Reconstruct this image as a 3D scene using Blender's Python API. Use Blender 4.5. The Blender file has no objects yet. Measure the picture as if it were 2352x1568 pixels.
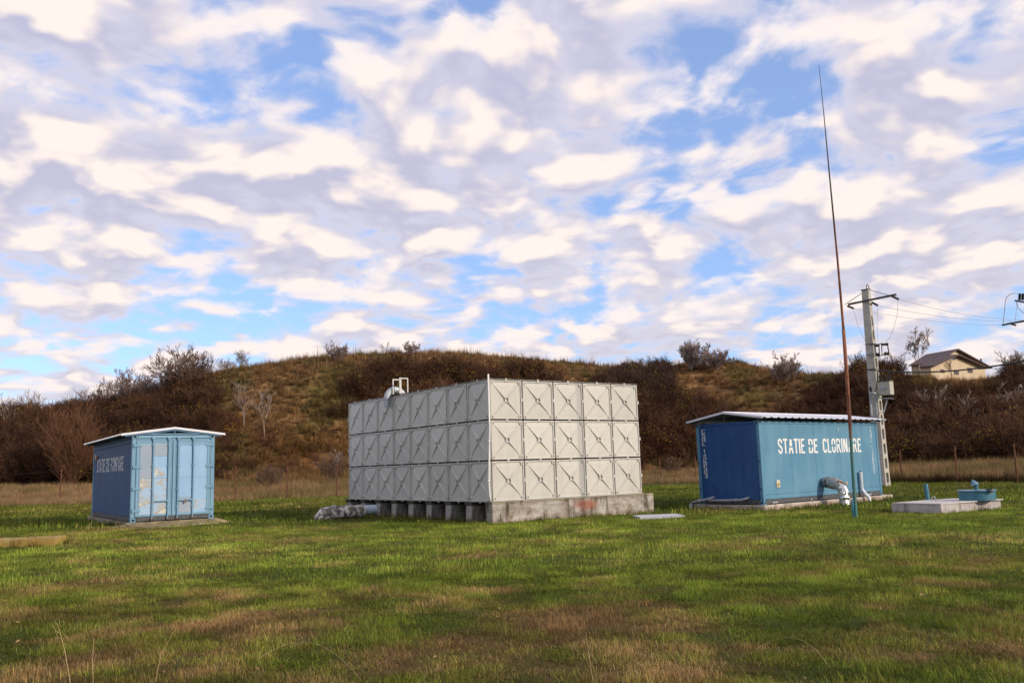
import bpy, math, random
import numpy as np
from mathutils import Vector, Matrix
R = math.radians
rng = np.random.default_rng(7)
rnd = random.Random(5)
sc = bpy.context.scene
col = sc.collection

# ------------------------------------------------------------------ camera
F, PITCH, ROLL, EYE = 2055.17, .1414, -.0311, 1.4409      # focal length in units of a 2352 px wide frame
c_, s_ = math.cos(ROLL), math.sin(ROLL)
FW = np.array([0, math.cos(PITCH), math.sin(PITCH)])
UP = np.array([0, -math.sin(PITCH), math.cos(PITCH)])
RT = np.array([1., 0, 0])
cr = c_*RT + s_*UP
cu = -s_*RT + c_*UP
cam = bpy.data.cameras.new('camera'); camo = bpy.data.objects.new('camera', cam); col.objects.link(camo)
cam.sensor_width = 36; cam.lens = F/2352*36; cam.clip_end = 6000; cam.clip_start = .05
m4 = Matrix.Identity(4)
for i in range(3):
    m4[i][0] = cr[i]; m4[i][1] = cu[i]; m4[i][2] = -FW[i]
m4[2][3] = EYE
camo.matrix_world = m4
sc.camera = camo

# ------------------------------------------------------------------ sun, sky, exposure
SUN_EL, SUN_AZ = R(23), R(-30)                           # azimuth from +X
sv = Vector((math.cos(SUN_AZ)*math.cos(SUN_EL), math.sin(SUN_AZ)*math.cos(SUN_EL), math.sin(SUN_EL)))
sl = bpy.data.lights.new('sun', 'SUN'); slo = bpy.data.objects.new('sun', sl); col.objects.link(slo)
sl.energy = 3.35; sl.angle = R(1.6)   # thin cloud softens the sun's edge
sl.use_shadow = True; sl.color = (1, .86, .68)
slo.rotation_euler = sv.to_track_quat('Z', 'Y').to_euler(); slo.location = (20, -20, 20)
sc.view_settings.view_transform = 'Standard'; sc.view_settings.look = 'None'
sc.view_settings.exposure = .08; sc.view_settings.gamma = 1; sc.view_settings.use_curve_mapping = False

world = bpy.data.worlds.new('World'); sc.world = world; world.use_nodes = True
nt = world.node_tree; nt.nodes.clear()


class NB:
    """small node builder"""
    def __init__(s, nt): s.nt = nt
    def n(s, t, **kw):
        nd = s.nt.nodes.new(t)
        for k, v in kw.items():
            if k.startswith('i_'):
                nd.inputs[k[2:].replace('_', ' ')].default_value = v
            else: setattr(nd, k, v)
        return nd
    def l(s, a, b): s.nt.links.new(a, b)
    def put(s, sock, v):
        if isinstance(v, bpy.types.NodeSocket): s.l(v, sock)
        else: sock.default_value = v
    def m(s, op, a, b=0., c=0., clamp=False):
        nd = s.nt.nodes.new('ShaderNodeMath'); nd.operation = op; nd.use_clamp = clamp
        s.put(nd.inputs[0], a); s.put(nd.inputs[1], b); s.put(nd.inputs[2], c)
        return nd.outputs[0]
    def v(s, op, a, b=(0, 0, 0)):
        nd = s.nt.nodes.new('ShaderNodeVectorMath'); nd.operation = op
        s.put(nd.inputs[0], a)
        if op == 'SCALE': s.put(nd.inputs['Scale'], b)
        else: s.put(nd.inputs[1], b)
        return nd.outputs['Value'] if op in ('LENGTH', 'DISTANCE', 'DOT_PRODUCT') else nd.outputs[0]
    def mr(s, x, a, b, c=0., d=1., smooth=True):
        nd = s.nt.nodes.new('ShaderNodeMapRange'); nd.interpolation_type = 'SMOOTHSTEP' if smooth else 'LINEAR'
        for i, q in enumerate((x, a, b, c, d)): s.put(nd.inputs[i], q)
        return nd.outputs[0]
    def mix(s, f, a, b, bt='MIX'):
        nd = s.nt.nodes.new('ShaderNodeMix'); nd.data_type = 'RGBA'; nd.blend_type = bt
        s.put(nd.inputs[0], f)
        for k, q in ((6, a), (7, b)):
            if not isinstance(q, bpy.types.NodeSocket): q = (*q[:3], 1)
            s.put(nd.inputs[k], q)
        return nd.outputs[2]
    def noise(s, vec, scale, detail=4, rough=.55, dist=0., dims='3D'):
        nd = s.nt.nodes.new('ShaderNodeTexNoise'); nd.noise_dimensions = dims
        s.put(nd.inputs['Vector'], vec); nd.inputs['Scale'].default_value = scale
        nd.inputs['Detail'].default_value = detail; nd.inputs['Roughness'].default_value = rough
        nd.inputs['Distortion'].default_value = dist
        return nd.outputs[0]
    def xyz(s, x, y, z):
        nd = s.nt.nodes.new('ShaderNodeCombineXYZ')
        for i, q in enumerate((x, y, z)): s.put(nd.inputs[i], q)
        return nd.outputs[0]
    def sep(s, v):
        nd = s.nt.nodes.new('ShaderNodeSeparateXYZ'); s.put(nd.inputs[0], v); return nd.outputs


def ray(X, Y):
    x = (X-1176)/F; y = (784-Y)/F
    x, y = c_*x - s_*y, s_*x + c_*y
    return FW + x*RT + y*UP
def gp(X, Y, z=0.):
    d = ray(X, Y); t = (z-EYE)/d[2]; return np.array([0, 0, EYE]) + d*t
def at(X, Y, dep):
    d = ray(X, Y); return np.array([0, 0, EYE]) + d*(dep/d[1])
def azel(X, Y):
    d = ray(X, Y); d = d/np.linalg.norm(d); return math.atan2(d[0], d[1]), math.asin(d[2])

# clouded sky: high broken cloud sheet on a plane above the place, blue Nishita sky in its gaps
b = NB(nt)
SKY_K = .14
sky = b.n('ShaderNodeTexSky', sky_type='NISHITA', sun_disc=False, sun_elevation=SUN_EL, sun_rotation=R(90)-SUN_AZ,
          altitude=100, air_density=1.0, dust_density=.6, ozone_density=2.2)
tc = b.n('ShaderNodeTexCoord').outputs['Generated']
dx, dy, dz = b.sep(tc)
zz = b.m('MAXIMUM', dz, 0.0)
den = b.m('ADD', zz, .26)
P = b.xyz(b.m('DIVIDE', dx, den), b.m('DIVIDE', dy, den), 0.)
az = b.m('ARCTAN2', dx, dy); el = b.m('ARCSINE', b.m('MINIMUM', b.m('MAXIMUM', dz, -1.), 1.))
def warp(Pv):
    w = b.n('ShaderNodeTexNoise'); b.put(w.inputs['Vector'], Pv); w.inputs['Scale'].default_value = 2.4; w.inputs['Detail'].default_value = 3
    return b.v('ADD', Pv, b.v('SCALE', b.v('SUBTRACT', w.outputs['Color'], (.5, .5, .5)), .22))
def body(Pv):      # rounded bodies of the clouds, without their fine edges
    Pw = warp(Pv)
    return b.m('ADD', b.m('MULTIPLY', b.noise(Pw, 2.4, 1, .5), .38), b.m('MULTIPLY', b.noise(Pw, 7.2, 2.6, .5), .62))
d0 = body(P)
d1 = body(b.v('SCALE', P, .95))      # the same field a little higher up
puff = b.noise(warp(P), 15., 8, .58)
# broad openings and banks of the cloud sheet as seen over the hill (azimuth, elevation, size)
holes = [(640, 180, .085, .05, .10), (420, 250, .06, .035, .09), (1100, 600, .035, .025, .11), (600, 700, .11, .022, .10),
         (1650, 250, .07, .03, .13), (1640, 470, .06, .016, .12), (1690, 640, .035, .025, .09), (1400, 730, .06, .02, .09), (1850, 190, .05, .045, .12),
         (100, 170, .07, .028, .09), (2300, 320, .05, .02, .09), (700, 120, .05, .025, .05), (1010, 30, .05, .02, .05), (2250, 70, .07, .03, .08),
         (1430, 470, .06, .012, .08), (2300, 700, .05, .015, .06), (150, 800, .12, .018, .07), (1000, 260, .05, .016, .06), (1120, 400, .05, .01, .06),
         (1900, 770, .06, .012, .05), (1500, 60, .05, .03, .06), (60, 230, .06, .02, .07)]
banks = [(150, 340, .14, .07, .09), (600, 430, .10, .04, .08), (680, 590, .09, .03, .08), (950, 420, .2, .07, .07), (1300, 150, .2, .07, .05),
         (1400, 540, .1, .025, .06), (2150, 250, .08, .06, .08), (2050, 560, .15, .05, .08), (1050, 200, .09, .05, .05), (330, 150, .14, .05, .05), (1150, 780, .2, .02, .04)]
tot = None
for lst, sg in ((holes, -1), (banks, 1)):
    for X, Y, wa, we, k in lst:
        a0, e0 = azel(X, Y)
        q = b.m('ADD', b.m('POWER', b.m('ABSOLUTE', b.m('DIVIDE', b.m('SUBTRACT', az, a0), wa)), 2.), b.m('POWER', b.m('ABSOLUTE', b.m('DIVIDE', b.m('SUBTRACT', el, e0), we)), 2.))
        gk = b.m('MULTIPLY', b.m('EXPONENT', b.m('MULTIPLY', q, -1.)), sg*k*1.15)
        tot = gk if tot is None else b.m('ADD', tot, gk)
pf_ = b.m('SUBTRACT', puff, .5)
cov = b.m('ADD', b.m('ADD', d0, tot), b.m('MULTIPLY', pf_, .30))
alpha = b.mr(cov, .365, .51)
lit = b.mr(b.m('ADD', b.m('SUBTRACT', d0, d1), b.m('MULTIPLY', pf_, .16)), -.05, .10)
core = b.mr(cov, .44, .62)
# lit shoulders warm white, bases lilac grey, thin edges pale
base_c = b.mix(b.mr(el, .02, .45), (.58, .57, .68), (.52, .52, .69))
cc = b.mix(lit, base_c, (1.0, .88, .82))
cc = b.mix(b.m('MULTIPLY', b.m('SUBTRACT', 1., core), .55), cc, (.80, .78, .88))
skyc = b.v('SCALE', sky.outputs[0], SKY_K)
skyc2 = b.mix(.34, b.mix(1., skyc, (.95, 1.14, 1.50), 'MULTIPLY'), (.50, .64, .95))
mixc = b.mix(alpha, skyc2, cc)
hz = b.mr(el, .0, .10, 1., 0.)
mixc = b.mix(b.m('MULTIPLY', hz, .55), mixc, (.62, .64, .74))
bg = b.n('ShaderNodeBackground'); b.l(mixc, bg.inputs[0]); bg.inputs[1].default_value = 1.0
wo = b.n('ShaderNodeOutputWorld'); b.l(bg.outputs[0], wo.inputs[0])
world.cycles.sampling_method = 'MANUAL'; world.cycles.sample_map_resolution = 512

# ------------------------------------------------------------------ helpers
def tag(o, label=None, cat=None, group=None, kind=None):
    for k, v in (('label', label), ('category', cat), ('group', group), ('kind', kind)):
        if v: o[k] = v
    return o
def empty(name, loc, rz=0., label=None, cat=None, group=None):
    o = bpy.data.objects.new(name, None); col.objects.link(o); o.location = [float(q) for q in loc]; o.rotation_euler = (0, 0, rz)
    o.empty_display_size = .2
    return tag(o, label, cat, group)

class MB:
    def __init__(s): s.v = []; s.f = []; s.m = []; s.k = 0
    def add(s, vs, fs, mi=None):
        o = len(s.v); s.v += [tuple(map(float, q)) for q in vs]
        s.f += [tuple(o+i for i in f) for f in fs]; s.m += [s.k if mi is None else mi]*len(fs); return s
    def box(s, x0, y0, z0, x1, y1, z1, mi=None, bev=0.):
        if bev <= 0:
            vs = [(x, y, z) for z in (z0, z1) for y in (y0, y1) for x in (x0, x1)]
            return s.add(vs, [(0, 2, 3, 1), (4, 5, 7, 6), (0, 1, 5, 4), (2, 6, 7, 3), (0, 4, 6, 2), (1, 3, 7, 5)], mi)
        bx = min(bev, (x1-x0)/2.01, (y1-y0)/2.01, (z1-z0)/2.01)
        vs = []; X = (x0, x1); Y = (y0, y1); Z = (z0, z1)
        idx = {}
        for i in (0, 1):
            for j in (0, 1):
                for k in (0, 1):
                    si, sj, sk = (1 if q == 0 else -1 for q in (i, j, k))
                    for ax in range(3):
                        p = [X[i]+si*bx, Y[j]+sj*bx, Z[k]+sk*bx]; p[ax] = (X[i], Y[j], Z[k])[ax]
                        idx[i, j, k, ax] = len(vs); vs.append(p)
        fs = []
        for k in (0, 1): fs.append([idx[i, j, k, 2] for i, j in ((0, 0), (1, 0), (1, 1), (0, 1))])
        for j in (0, 1): fs.append([idx[i, j, k, 1] for i, k in ((0, 0), (1, 0), (1, 1), (0, 1))])
        for i in (0, 1): fs.append([idx[i, j, k, 0] for j, k in ((0, 0), (1, 0), (1, 1), (0, 1))])
        for i in (0, 1):
            for j in (0, 1): fs.append([idx[i, j, 0, 0], idx[i, j, 0, 1], idx[i, j, 1, 1], idx[i, j, 1, 0]])
        for i in (0, 1):
            for k in (0, 1): fs.append([idx[i, 0, k, 0], idx[i, 0, k, 2], idx[i, 1, k, 2], idx[i, 1, k, 0]])
        for j in (0, 1):
            for k in (0, 1): fs.append([idx[0, j, k, 1], idx[0, j, k, 2], idx[1, j, k, 2], idx[1, j, k, 1]])
        for i in (0, 1):
            for j in (0, 1):
                for k in (0, 1): fs.append([idx[i, j, k, 0], idx[i, j, k, 1], idx[i, j, k, 2]])
        c = np.array([(x0+x1)/2, (y0+y1)/2, (z0+z1)/2]); V = np.array(vs); out = []
        for f in fs:
            p = V[list(f)]; n = np.cross(p[1]-p[0], p[2]-p[0])
            out.append(f if np.dot(n, p.mean(0)-c) > 0 else f[::-1])
        return s.add(vs, out, mi)
    def tube(s, pts, rad, n=8, mi=None, cap=True, noise=0., sq=False):
        pts = [np.array(p, float) for p in pts]
        if not hasattr(rad, '__len__'): rad = [rad]*len(pts)
        vs = []; fs = []
        up = None
        for i, p in enumerate(pts):
            t = pts[min(i+1, len(pts)-1)] - pts[max(i-1, 0)]; t = t/(np.linalg.norm(t)+1e-9)
            if up is None:
                up = np.array([0, 0, 1.]) if abs(t[2]) < .9 else np.array([1., 0, 0])
            a = np.cross(up, t); a /= np.linalg.norm(a)+1e-9; bb = np.cross(t, a); up = bb
            for j in range(n):
                an = 2*math.pi*(j+.5)/n
                r = rad[i]*(1+noise*(rnd.random()-.5))
                vs.append(p + (a*math.cos(an)+bb*math.sin(an))*r)
        for i in range(len(pts)-1):
            for j in range(n):
                k = (j+1) % n
                fs.append((i*n+j, i*n+k, (i+1)*n+k, (i+1)*n+j))
        if cap: fs.append(tuple(range(n))[::-1]); fs.append(tuple((len(pts)-1)*n+j for j in range(n)))
        return s.add(vs, fs, mi)
    def bar(s, p, q, w, h=None, mi=None):
        h = h or w; p = np.array(p, float); q = np.array(q, float); t = q-p; t /= np.linalg.norm(t)
        up = np.array([0, 0, 1.]) if abs(t[2]) < .95 else np.array([0, 1., 0])
        a = np.cross(t, up); a /= np.linalg.norm(a); c = np.cross(a, t)
        vs = [o + a*sa*w/2 + c*sc_*h/2 for o in (p, q) for sa, sc_ in ((-1, -1), (1, -1), (1, 1), (-1, 1))]
        return s.add(vs, [(0, 3, 2, 1), (4, 5, 6, 7), (0, 1, 5, 4), (1, 2, 6, 5), (2, 3, 7, 6), (3, 0, 4, 7)], mi)
    def cyl(s, c, r, h, ax='z', n=16, mi=None, r2=None):
        c = np.array(c, float); d = {'x': (1, 0, 0), 'y': (0, 1, 0), 'z': (0, 0, 1)}[ax]
        return s.tube([c, c+np.array(d)*h], [r, r if r2 is None else r2], n, mi)
    def build(s, name, mats, parent=None, smooth=False, **kw):
        me = bpy.data.meshes.new(name); me.from_pydata(s.v, [], s.f)
        if not isinstance(mats, (list, tuple)): mats = [mats]
        for mt in mats: me.materials.append(mt)
        if len(mats) > 1: me.polygons.foreach_set('material_index', s.m)
        if smooth: me.polygons.foreach_set('use_smooth', [True]*len(me.polygons))
        me.update()
        o = bpy.data.objects.new(name, me); col.objects.link(o)
        if parent: o.parent = parent
        return tag(o, **kw) if kw else o
def inst(o, parent=None, loc=None, rot=None, scale=None):
    c = o.copy(); col.objects.link(c)
    if parent: c.parent = parent
    if loc is not None: c.location = loc
    if rot is not None: c.rotation_euler = rot
    if scale is not None: c.scale = scale
    return c

def MAT(name, c1, c2=None, scale=4., rough=.6, metal=0., bump=0., bscale=30., c3=None, t3=(.55, .7), scale3=2., stretch=(1, 1, 1), coord='Object', mixr=(.35, .65), trans=0., spec=.5):
    mt = bpy.data.materials.new(name); mt.use_nodes = True; n = NB(mt.node_tree)
    bs = mt.node_tree.nodes['Principled BSDF']
    bs.inputs['Roughness'].default_value = rough; bs.inputs['Metallic'].default_value = metal
    bs.inputs['Specular IOR Level'].default_value = spec
    if coord == 'World': v = n.n('ShaderNodeNewGeometry').outputs['Position']
    else: v = n.n('ShaderNodeTexCoord').outputs['Object']
    v = n.v('MULTIPLY', v, stretch)
    cc = (*c1, 1)
    if c2:
        cc = n.mix(n.mr(n.noise(v, scale, 6, .6), *mixr), c1, c2)
    if c3:
        cc = n.mix(n.mr(n.noise(n.v('ADD', v, (7.3, 1.1, 3.7)), scale3, 7, .65), *t3), cc, c3)
    n.put(bs.inputs['Base Color'], cc)
    if bump:
        bp = n.n('ShaderNodeBump'); bp.inputs['Strength'].default_value = bump; bp.inputs['Distance'].default_value = .02
        n.l(n.noise(v, bscale, 5, .6), bp.inputs['Height']); n.l(bp.outputs[0], bs.inputs['Normal'])
    return mt

# value noise for laying things out
_T = rng.random((256, 256))
def vn(x, y, sd=0):
    x = np.asarray(x, float)+sd*17.31; y = np.asarray(y, float)+sd*9.77
    xi = np.floor(x).astype(int); yi = np.floor(y).astype(int); fx = x-xi; fy = y-yi
    fx = fx*fx*(3-2*fx); fy = fy*fy*(3-2*fy)
    T = lambda a, c: _T[a & 255, c & 255]
    return (T(xi, yi)*(1-fx)+T(xi+1, yi)*fx)*(1-fy) + (T(xi, yi+1)*(1-fx)+T(xi+1, yi+1)*fx)*fy
def fbm(x, y, sd=0, o=4):
    r = 0; a = .5; t = 0
    for i in range(o):
        r = r + a*vn(x*2**i, y*2**i, sd+i*3); t += a; a *= .55
    return r/t
def sst(a, c, x):
    t = np.clip((np.asarray(x, float)-a)/(c-a), 0, 1); return t*t*(3-2*t)

# ------------------------------------------------------------------ ground
def gz(x, y):
    x = np.asarray(x, float); y = np.asarray(y, float)
    fall = np.exp(-(np.hypot(x, y-20)/90.)**2)
    z = (fbm(x*.35, y*.35, 3, 3)-.5)*.09*fall
    z = z - .06*np.exp(-((x-9)**2+(y-29)**2)/30.) - .02 + .10*np.exp(-((x+11.8)**2+(y-29.5)**2)/30.)
    return z
DRY = []
for X, Y, sx, sy, k in ((1380, 1480, 1.0, 1.0, .55), (1180, 1385, .8, .9, .45), (1560, 1495, .8, .8, .3), (2200, 1283, 2.2, .55, .5), (1650, 1320, 1.4, .5, .42), (1330, 1330, 1., .5, .3), (1780, 1375, .5, .3, .6),
                        (420, 1440, 1.6, 1.1, .34), (760, 1395, 1.6, .9, .3), (150, 1540, .9, .8, .35), (1000, 1540, .8, .5, .25), (2150, 1500, .7, .7, .28), (1240, 1425, .8, .7, .25), (250, 1340, .8, .5, .22),
                        (2000, 1240, 3., .8, .15), (330, 1255, 1.2, .4, .4), (500, 1270, 1., .4, .25), (920, 1520, .7, .5, .2)):
    p = gp(X, Y); DRY.append((p[0], p[1], sx, sy*1.6, k*.8))
def dryness(x, y):
    d = fbm(x*.22, y*.22, 11, 4)*.42 + fbm(x*1.5, y*1.5, 21, 4)*.58
    d = (d-.5)*1.9+.24
    for px, py, sx, sy, k in DRY:
        d = d + k*np.exp(-((x-px)/sx)**2-((y-py)/sy)**2)
    d = d + .12*sst(11, 6, y) - .10*np.exp(-((y-17)/6.)**2)
    # beyond the fence, the unmown strip is straw-coloured
    d = d + .55*sst(0, 4, beyond(x, y))
    return np.clip(d, 0, 1)
FL = [(-60, 84.), (-31.9, 63.2), (-16.7, 54.), (-14.7, 58), (-11.8, 60), (12.4, 76.), (16, 77), (20.5, 60), (22.2, 52.3), (23.6, 48.), (24.2, 44.), (30, 30)]
def beyond(x, y):
    fx = np.array([-60, -31.9, -18, 12.4, 18., 21.5, 24.5, 27, 60]); fy = np.array([66, 60, 55.5, 70., 66, 56, 50, 48, 46.])
    return y - np.interp(x, fx, fy)

xs = np.concatenate([-np.geomspace(3000, 62, 14), np.linspace(-60, 60, 241), np.geomspace(62, 3000, 14)])
ys = np.concatenate([-np.geomspace(3000, 12, 14), np.linspace(-10, 100, 221), np.geomspace(104, 5000, 14)])
GX, GY = np.meshgrid(xs, ys)
V = np.stack([GX, GY, gz(GX, GY)], -1).reshape(-1, 3)
nx = len(xs); ny = len(ys)
ii, jj = np.meshgrid(np.arange(nx-1), np.arange(ny-1)); a_ = (jj*nx+ii).ravel()
Fq = np.stack([a_, a_+1, a_+1+nx, a_+nx], -1)
def npmesh(name, V, Fq, mats, cols=None, smooth=True, cname='vc'):
    me = bpy.data.meshes.new(name); V = np.ascontiguousarray(V, np.float32); Fq = np.ascontiguousarray(Fq, np.int32)
    k = Fq.shape[1]
    me.vertices.add(len(V)); me.vertices.foreach_set('co', V.ravel())
    me.loops.add(Fq.size); me.loops.foreach_set('vertex_index', Fq.ravel())
    me.polygons.add(len(Fq)); me.polygons.foreach_set('loop_start', np.arange(len(Fq), dtype=np.int32)*k)
    if smooth: me.polygons.foreach_set('use_smooth', np.ones(len(Fq), bool))
    for mt in mats: me.materials.append(mt)
    if cols is not None:
        at_ = me.attributes.new(cname, 'FLOAT_COLOR', 'POINT'); cc = np.ones((len(V), 4), np.float32); cc[:, :cols.shape[1]] = cols
        at_.data.foreach_set('color', cc.ravel())
    me.update(calc_edges=True); me.validate()
    return me

GREEN = ((.036, .072, .008), (.085, .125, .016)); TAN = ((.20, .115, .045), (.27, .17, .075))
mt = bpy.data.materials.new('lawn_soil'); mt.use_nodes = True; n = NB(mt.node_tree); bs = mt.node_tree.nodes['Principled BSDF']
pos = n.n('ShaderNodeNewGeometry').outputs['Position']
at_n = n.n('ShaderNodeAttribute', attribute_name='vc'); dr = n.sep(at_n.outputs['Color'])[0]
f1 = n.noise(pos, 9., 6, .7); f2 = n.noise(pos, 55., 4, .7)
dd = n.mr(n.m('ADD', dr, n.m('MULTIPLY', n.m('SUBTRACT', f1, .5), .9)), .25, .75)
cg = n.mix(f2, (.022, .034, .008), (.095, .115, .024)); ct = n.mix(f2, (.07, .045, .018), (.20, .13, .055))
n.l(n.mix(dd, cg, ct), bs.inputs['Base Color']); bs.inputs['Roughness'].default_value = .95; bs.inputs['Specular IOR Level'].default_value = .1
bp = n.n('ShaderNodeBump'); bp.inputs['Strength'].default_value = .9; bp.inputs['Distance'].default_value = .05
n.l(n.m('ADD', f1, f2), bp.inputs['Height']); n.l(bp.outputs[0], bs.inputs['Normal'])
MSOIL = mt
dv = dryness(V[:, 0], V[:, 1])
me = npmesh('ground', V, Fq, [MSOIL], dv[:, None]*np.ones((1, 3)))
go = bpy.data.objects.new('ground', me); col.objects.link(go)
tag(go, 'flat green and straw coloured meadow ground under everything', None, None, 'structure')

# ------------------------------------------------------------------ hill
KX = np.array([-900, 0, 230, 420, 475, 520, 600, 700, 800, 900, 1000, 1100, 1200, 1300, 1400, 1500, 1600, 1700, 1760, 1800, 1900, 2000, 2100, 2200, 2352, 3300])
KC = np.array([1020, 968, 944, 896, 868, 854, 840, 825, 819, 815, 815, 817, 826, 834, 843, 843, 836, 834, 850, 864, 864, 860, 866, 878, 872, 900])
KF = np.array([92, 86, 84, 82, 82, 81, 80, 80, 81, 82, 83, 84, 86, 88, 90, 91, 91, 88, 85, 82, 77, 73, 69, 66, 64, 60])
KD = np.array([150, 122, 118, 112, 110, 110, 109, 109, 110, 112, 113, 113, 114, 115, 116, 117, 117, 115, 113, 110, 104, 100, 97, 95, 94, 94])
def thX(X): d = ray(X, 850.); return d[0]/d[1]
KT = np.array([thX(x) for x in KX])
KE = np.array([ray(x, y)[2]/ray(x, y)[1] for x, y in zip(KX, KC)])   # elevation slope of the crest
Z0 = np.interp(KX, [0, 600, 1200, 2352], [1.15, .7, .65, .75])
def hillz(x, y, rough=True):
    x = np.asarray(x, float); y = np.asarray(y, float)
    th = x/y
    fo = np.interp(th, KT, KF); cd = np.interp(th, KT, KD); ce = EYE + np.interp(th, KT, KE)*cd; z0 = np.interp(th, KT, Z0)
    fo = fo + (fbm(x*.06, y*0+3, 31, 2)-.5)*6
    s = (y-fo)/(cd-fo)
    prof = .45*s + .55*sst(0, 1, s)
    z = z0 + (ce-z0)*np.clip(prof, 0, 1)
    z = np.where(s < 0, z0*sst(-.8, 0, s)-.25*(1-sst(-.8, 0, s)), z)
    z = np.where(s > 1, ce - (s-1)*1.2*(ce-4)/12., z)
    if rough:
        w = sst(0., .15, s)
        z = z + w*((fbm(x*.10, y*.10, 41, 3)-.5)*2.2*sst(1.05, .8, s) + (fbm(x*.8, y*.8, 51, 3)-.5)*.55) + (fbm(x*.7, y*.7, 61, 2)-.5)*.12
    return z, s
ths = np.linspace(KT[0]*1.05, KT[-1]*1.02, 520)
dps = np.concatenate([np.linspace(56, 128, 190), np.geomspace(130, 900, 24)])
TH, DP = np.meshgrid(ths, dps)
HX = TH*DP; HY = DP
HZ, HS = hillz(HX, HY)
HZ = np.where(DP > 200, HZ - (DP-200)*.01, HZ)
V = np.stack([HX, HY, HZ], -1).reshape(-1, 3)
nx = len(ths); ny = len(dps)
ii, jj = np.meshgrid(np.arange(nx-1), np.arange(ny-1)); a_ = (jj*nx+ii).ravel()
Fh = np.stack([a_, a_+1, a_+1+nx, a_+nx], -1)
def px_of(x, y, z):
    vx = x; vy = y; vz = z-EYE
    Xc = vx*cr[0]+vy*cr[1]+vz*cr[2]; Yc = vx*cu[0]+vy*cu[1]+vz*cu[2]; Zc = vy*FW[1]+vz*FW[2]+vx*FW[0]
    return 1176+F*Xc/Zc, 784-F*Yc/Zc
# vegetation cover of the slope: patches laid out where they grow (position in frame units of the photograph's view)
BRUSH = [(60, 1010, 200, 130, 1.1), (330, 960, 170, 110, 1.1), (560, 1040, 90, 60, .6), (430, 900, 60, 60, .9), (900, 885, 150, 45, 1.0), (1150, 880, 200, 60, .75), (1480, 880, 110, 55, 1.1), (1500, 1010, 90, 80, .9), (1620, 1000, 70, 60, .6),
         (1930, 900, 170, 50, 1.0), (2200, 960, 280, 90, 1.15), (2050, 1010, 160, 60, 1.1), (2320, 1040, 130, 40, .9), (1180, 1000, 260, 110, .6), (100, 1090, 260, 30, .9), (640, 960, 60, 35, .45), (760, 930, 60, 50, .5), (1860, 1040, 200, 60, .9)]
OPEN = [(620, 885, 130, 55, 1.5), (700, 850, 120, 25, 1.0), (730, 900, 70, 40, 1.1), (690, 980, 60, 50, .7), (900, 828, 130, 10, 1.0), (1720, 890, 90, 45, 1.1), (1780, 930, 60, 40, .6), (680, 1050, 130, 60, .75), (1200, 845, 260, 14, .6), (1530, 1070, 40, 16, .6), (1250, 850, 80, 15, .4)]
def brushiness(x, y, z):
    X, Y = px_of(x, y, z); d = (fbm(x*.13, (y+z*2)*.13, 71, 4)-.5)*1.3
    for px, py, sx, sy, k in BRUSH: d = d + k*np.exp(-((X-px)/sx)**2-((Y-py)/sy)**2)
    for px, py, sx, sy, k in OPEN: d = d - k*np.exp(-((X-px)/sx)**2-((Y-py)/sy)**2)
    yc = np.interp(X, KX, KC)
    bare = np.maximum(sst(465, 500, X)*sst(1420, 1350, X), np.maximum(sst(1530, 1560, X)*sst(1960, 1880, X), sst(2070, 2110, X)*sst(2310, 2280, X)))
    d = d - 1.8*bare*np.exp(-((Y-yc)/24.)**2)
    return d
br = brushiness(V[:, 0], V[:, 1], V[:, 2]).clip(0, 1)
hs = HS.ravel()
foot = 1-sst(.0, .10, hs)
g1 = fbm(V[:, 0]*.25, V[:, 1]*.25, 81, 4)
XX, YY = px_of(V[:, 0], V[:, 1], V[:, 2])
olive = np.clip(sst(.45, .6, g1) + .8*np.exp(-((XX-760)/90)**2-((YY-900)/50)**2) + .5*np.exp(-((XX-560)/60)**2-((YY-855)/15)**2), 0, 1)
rusty = np.clip(.9*np.exp(-((XX-700)/160)**2-((YY-1040)/60)**2), 0, 1)
def L3(a, c, t): t = np.asarray(t)[:, None]; return np.array(a)*(1-t)+np.array(c)*t
hc = L3((.29, .165, .072), (.18, .13, .044), olive)
hc = L3(0, 0, 0*olive)+hc*(1-rusty[:, None])+np.array((.135, .068, .026))*rusty[:, None]
hc = hc*(1-br[:, None]*.85)+np.array((.045, .026, .017))*br[:, None]*.85
hc = hc*(1-foot[:, None])+np.array((.24, .155, .080))*foot[:, None]
hc *= (.65+.7*fbm(V[:, 0]*1.3, V[:, 1]*1.3, 91, 3))[:, None]
mt = bpy.data.materials.new('hill_turf'); mt.use_nodes = True; n = NB(mt.node_tree); bs = mt.node_tree.nodes['Principled BSDF']
pos = n.n('ShaderNodeNewGeometry').outputs['Position']
at_n = n.n('ShaderNodeAttribute', attribute_name='vc')
f1 = n.noise(pos, 3., 6, .7); f2 = n.noise(n.v('MULTIPLY', pos, (1, 1, .35)), 9., 4, .7)
k = n.m('ADD', n.m('MULTIPLY', f1, 1.2), n.m('MULTIPLY', f2, .9))
n.l(n.v('SCALE', at_n.outputs['Color'], k), bs.inputs['Base Color']); bs.inputs['Roughness'].default_value = 1.; bs.inputs['Specular IOR Level'].default_value = .05
bp = n.n('ShaderNodeBump'); bp.inputs['Strength'].default_value = 1.; bp.inputs['Distance'].default_value = .3
n.l(f1, bp.inputs['Height']); n.l(bp.outputs[0], bs.inputs['Normal'])
me = npmesh('hill', V, Fh, [mt], hc)
ho = bpy.data.objects.new('hill', me); col.objects.link(ho); tag(ho, 'brown grassy hillside overgrown with bare brush behind the fence', None, None, 'structure')

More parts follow.
